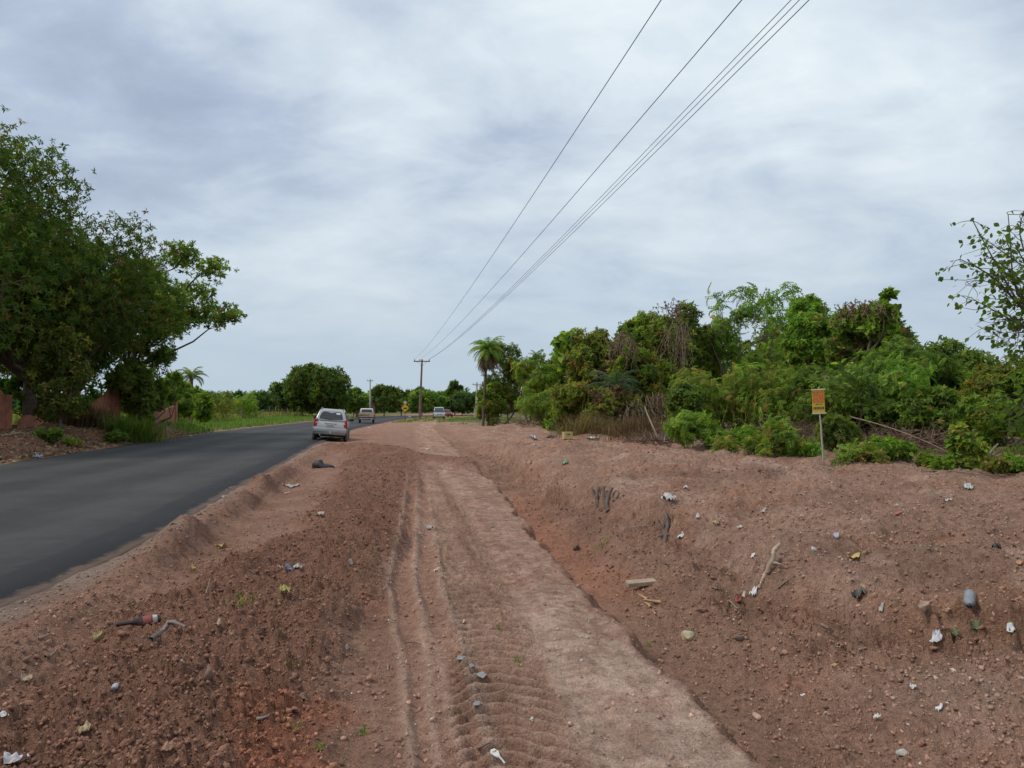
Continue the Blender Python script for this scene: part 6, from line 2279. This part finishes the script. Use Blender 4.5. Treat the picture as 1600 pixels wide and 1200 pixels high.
# grey bottle on the right bank
p = on_ground(1515, 944)
gb = empty('bottle', (p[0], p[1], p[2] + .035))
tag(gb, 'squashed grey plastic bottle right of the large tan stone', 'bottle')
gb.rotation_euler = (0, -.1, 1.0)
GPL = mat_basic('grey_plastic', (.22, .23, .24), .35, .2, 12)
lathe('shell', [(.012, -.15), (.014, -.13), (.036, -.09), (.033, -.02), (.037, .04), (.036, .09), (.02, .1)], GPL, gb, (0, 0, 0), 'X', 14)
lathe('cap', [(.016, -.165), (.016, -.148)], BLACKP, gb, (0, 0, 0), 'X', 12)
scrap('black crumpled bag between big stone and erosion step', 1342, 942, 28, 34, (.025, .032, .034), .3, .7, group=LG)
scrap('black crumpled lump near the right edge of the bank', 1557, 858, 16, 20, (.02, .02, .022), .3, .9, group=LG)
# plank and wood chips
p = on_ground(1003, 920); q = on_ground(1027, 915)
g = gscale(p)
pk_ = box('plank', (0, 0, 0), (46 * g, 15 * g, .045), mat_basic('plank_wood', (.36, .27, .19), .85, .2, 9, bump=.5), None, .004, 1)
pk_.location = (p[0], p[1] + .05, p[2] + .05)
pk_.rotation_euler = (.10, -.04, .22)
tag(pk_, 'short weathered plank lying across the gully edge', 'plank')
CHIP = mat_basic('split_wood', (.40, .235, .12), .85, .25, 9, bump=.5)
for i, (px, py, L_, lab) in enumerate([(1005, 937, 22, 'split wood chip just below the plank'), (1018, 944, 26, 'orange wood splinter below the plank'),
                                       (1012, 950, 20, 'third wood splinter below the plank'), (1022, 962, 16, 'upright wood chip lowest below the plank'), (1001, 946, 14, 'small wood chip left of the splinters')]):
    p = on_ground(px, py); l = L_ * gscale(p)
    a = rng.random() * 3
    A_ = p + np.array([-math.cos(a) * l / 2, -math.sin(a) * l / 2, .02]); B_ = p + np.array([math.cos(a) * l / 2, math.sin(a) * l / 2, .035])
    P_, tb = limb(A_, B_, l * .13, l * .04, .04, 5, 0, 4)
    tag(mesh_np('wood_chip', tb[0], [tb[1]], CHIP), lab, 'wood chip', 'chips of split wood below the plank')


def wood(label, segs, mat, name='driftwood', cat='wood'):
    """gnarled dead wood: several joined tapering limbs given by pixels on the ground + lift"""
    parts = []
    for (ax_, ay_, az_), (bx_, by_, bz_), r0, r1 in segs:
        r0, r1 = r0 * .75, r1 * .75
        if name == 'root_stump': bz_ = bz_ * .55
        A_, B_ = on_ground(ax_, ay_) + [0, 0, az_], on_ground(bx_, by_) + [0, 0, bz_]
        P_, tb = limb(A_, B_, r0, r1, .06, 8, 0, 6)
        V_ = tb[0] + rng.normal(size=tb[0].shape) * r1 * .3
        parts.append((V_, tb[1]))
    V_, F_ = join(parts)
    o_ = mesh_np(name, V_, [F_], mat)
    tag(o_, label, cat)
    return o_


DRIFT = mat_basic('grey_driftwood', (.38, .28, .20), .9, .3, 12, bump=.6)
STUMP = mat_basic('dark_root_wood', (.135, .095, .075), .95, .35, 12, bump=.7)
wood('bleached driftwood branch standing in the erosion step of the bank', [((1184, 922, .0), (1207, 880, .07), .018, .035), ((1207, 880, .07), (1219, 868, .09), .035, .02), ((1200, 900, .02), (1209, 885, .10), .03, .02), ((1206, 895, .06), (1222, 893, .05), .02, .008)], DRIFT)
wood('cluster of dark roots sticking out of the far bank slope', [((935, 792, -.05), (937, 770, .18), .05, .03), ((943, 797, -.05), (944, 770, .2), .06, .03), ((951, 795, -.05), (957, 772, .15), .06, .03), ((927, 784, -.05), (925, 768, .10), .04, .02), ((958, 787, 0), (968, 776, .1), .04, .015)], STUMP, 'root_stump', 'stump')
wood('dark split stump sticking out of the bank near the white bag', [((1036, 845, -.05), (1040, 818, .12), .04, .035), ((1030, 838, -.03), (1029, 820, .08), .04, .02), ((1044, 838, 0), (1051, 812, .10), .02, .008)], STUMP, 'root_stump', 'stump')
wood('grey flat root half buried in the loose soil by the bottle', [((236, 1005, .01), (262, 992, .035), .018, .02), ((262, 992, .035), (290, 984, .02), .02, .008)], mat_basic('grey_root', (.20, .165, .14), .9, .25, 10, bump=.6))
for lab, xa, ya, xb, yb, r, m_ in [
    ('thin straw coloured stick on the bank below the long yellow leaf', 1215, 922, 1242, 906, .008, DRYWOOD),
    ('pale splinter on the shoulder at the far left', 60, 1002, 81, 995, .010, BARK_PALE),
    ('short broken reed left of the loose soil', 70, 1033, 90, 1021, .008, BARK_PALE),
    ('thin bent stem standing by the loose soil ridge', 322, 931, 328, 909, .006, BARK_PALE),
    ('dark twig lying beside the white spatula', 745, 1180, 766, 1168, .006, STUMP),
    ('curved dark twig on the left of the track', 632, 1008, 658, 1012, .006, STUMP),
    ('grey stick near the pale chip', 402, 1128, 422, 1138, .010, mat_basic('grey_root', (.2, .165, .14))),
    ('white stick upright in the lower right soil', 1346, 1044, 1347, 1026, .005, BARK_PALE),
    ('long thin branch lying on the upper bank', 1185, 738, 1220, 739, .012, STUMP),
    ('brown stick lying in the hollow left of the red wrapper', 1139, 944, 1152, 957, .010, DRYWOOD),
    ('pale rod lying left of the driftwood', 1112, 922, 1121, 927, .012, BARK_PALE),
    ('orange stick on the far soil tongue', 655, 697, 680, 698, .03, CHIP),
]:
    gstick(lab, xa, ya, xb, yb, r, .012, .02, mat=m_, name='stick', cat='stick', group='sticks lying on the soil')
# white plastic spatula at the bottom of the picture
p = on_ground(775, 1184)
sp_ = empty('spatula', (p[0], p[1], p[2] + .012), .0)
tag(sp_, 'white plastic spatula lying on the track at the bottom of the view', 'spatula')
WPL = mat_basic('white_plastic', (.62, .60, .55), .5, .08, 10, dirt=((.3, .2, .14), .2))
q = on_ground(790, 1199)
d = (q - p); d[2] = 0; L_ = np.linalg.norm(d); d /= L_
nrm = np.array([-d[1], d[0], 0])
bl = [(-.045, -.010), (-.052, .012), (-.02, .020), (.015, .012), (.035, .006), (.035, -.006), (.015, -.014), (-.02, -.020)]
poly_plate('blade', [tuple(d * a + nrm * b_ + np.array([0, 0, .004])) for a, b_ in bl], .004, WPL, sp_)
tubes('handle', [[d * .034 + [0, 0, .006], d * .07 + [0, 0, .008], d * .11 + [0, 0, .006]]], .005, WPL, sp_)
# yellow box at the crest of the bank
p = on_ground(887, 687); g = gscale(p)
yb = empty('crate', (p[0], p[1] + .1, p[2]), .25)
tag(yb, 'small faded yellow box at the crest of the bank by the dry grass', 'box')
YB = mat_basic('faded_yellow', (.50, .39, .16), .7, .12, 6)
w_ = 14 * g
box('body', (0, 0, w_ * .36), (w_, w_ * .8, w_ * .72), YB, yb, .008)
box('rim', (0, 0, w_ * .74), (w_ * 1.06, w_ * .86, .03), YB, yb, .006)
box('hand_slot', (0, -w_ * .405, w_ * .52), (w_ * .3, .01, w_ * .1), UNDER, yb, .002)
rock('grey heap of old cloth left of the yellow box', 862, 684, 26, (.22, .17, .15), .45, 77, 'rag_heap', 'rags')
wt_ = box('water_drum', (0, 0, .4), (.62, .6, .8), mat_basic('white_drum', (.66, .68, .68), .5, .06, 4), None, .12, 3, smooth=True)
pw = at_depth(762, 650, 92)
wt_.location = (pw[0], 92, gz(pw[0], 92))
tag(wt_, 'white plastic drum at the left foot of the thicket', 'drum')


def tuft(label, px, py, n, h, pal, w=.006, lean=.5, sp=.04):
    p = on_ground(px, py)
    x = p[0] + rng.normal(size=n) * sp; y = p[1] + rng.normal(size=n) * sp
    blades('grass_tuft', label, np.stack([x, y, height(x, y)], 1), h, w, pal, per=1, lean=lean, kind=None, cat='grass tuft', group='small tufts on the bare soil')


tuft('dry cut grass stubble above the red patch', 462, 1042, 40, .07, 'straw', .006, .25, .04)
tuft('tuft of green grass lying on the loose soil', 374, 934, 40, .06, 'mid', .006, 1.5, .06)
tuft('green tuft on the gully slope above the plank', 937, 858, 60, .10, 'olive', .006, .8, .10)
for i, (px, py, lab) in enumerate([(500, 1172, 'tiny green seedling by the red patch'), (809, 1037, 'tiny green seedling in the tread marks'), (569, 1146, 'tiny green sprout left of the wheel rut'),
                                   (780, 983, 'tiny green sprout right of the cream stone'), (1014, 1010, 'tiny sprout on the gully edge'), (457, 1140, 'tiny sprout below the clods of the red patch')]):
    tuft(lab, px, py, 14, .03, 'bright', .008, 1.2, .015)
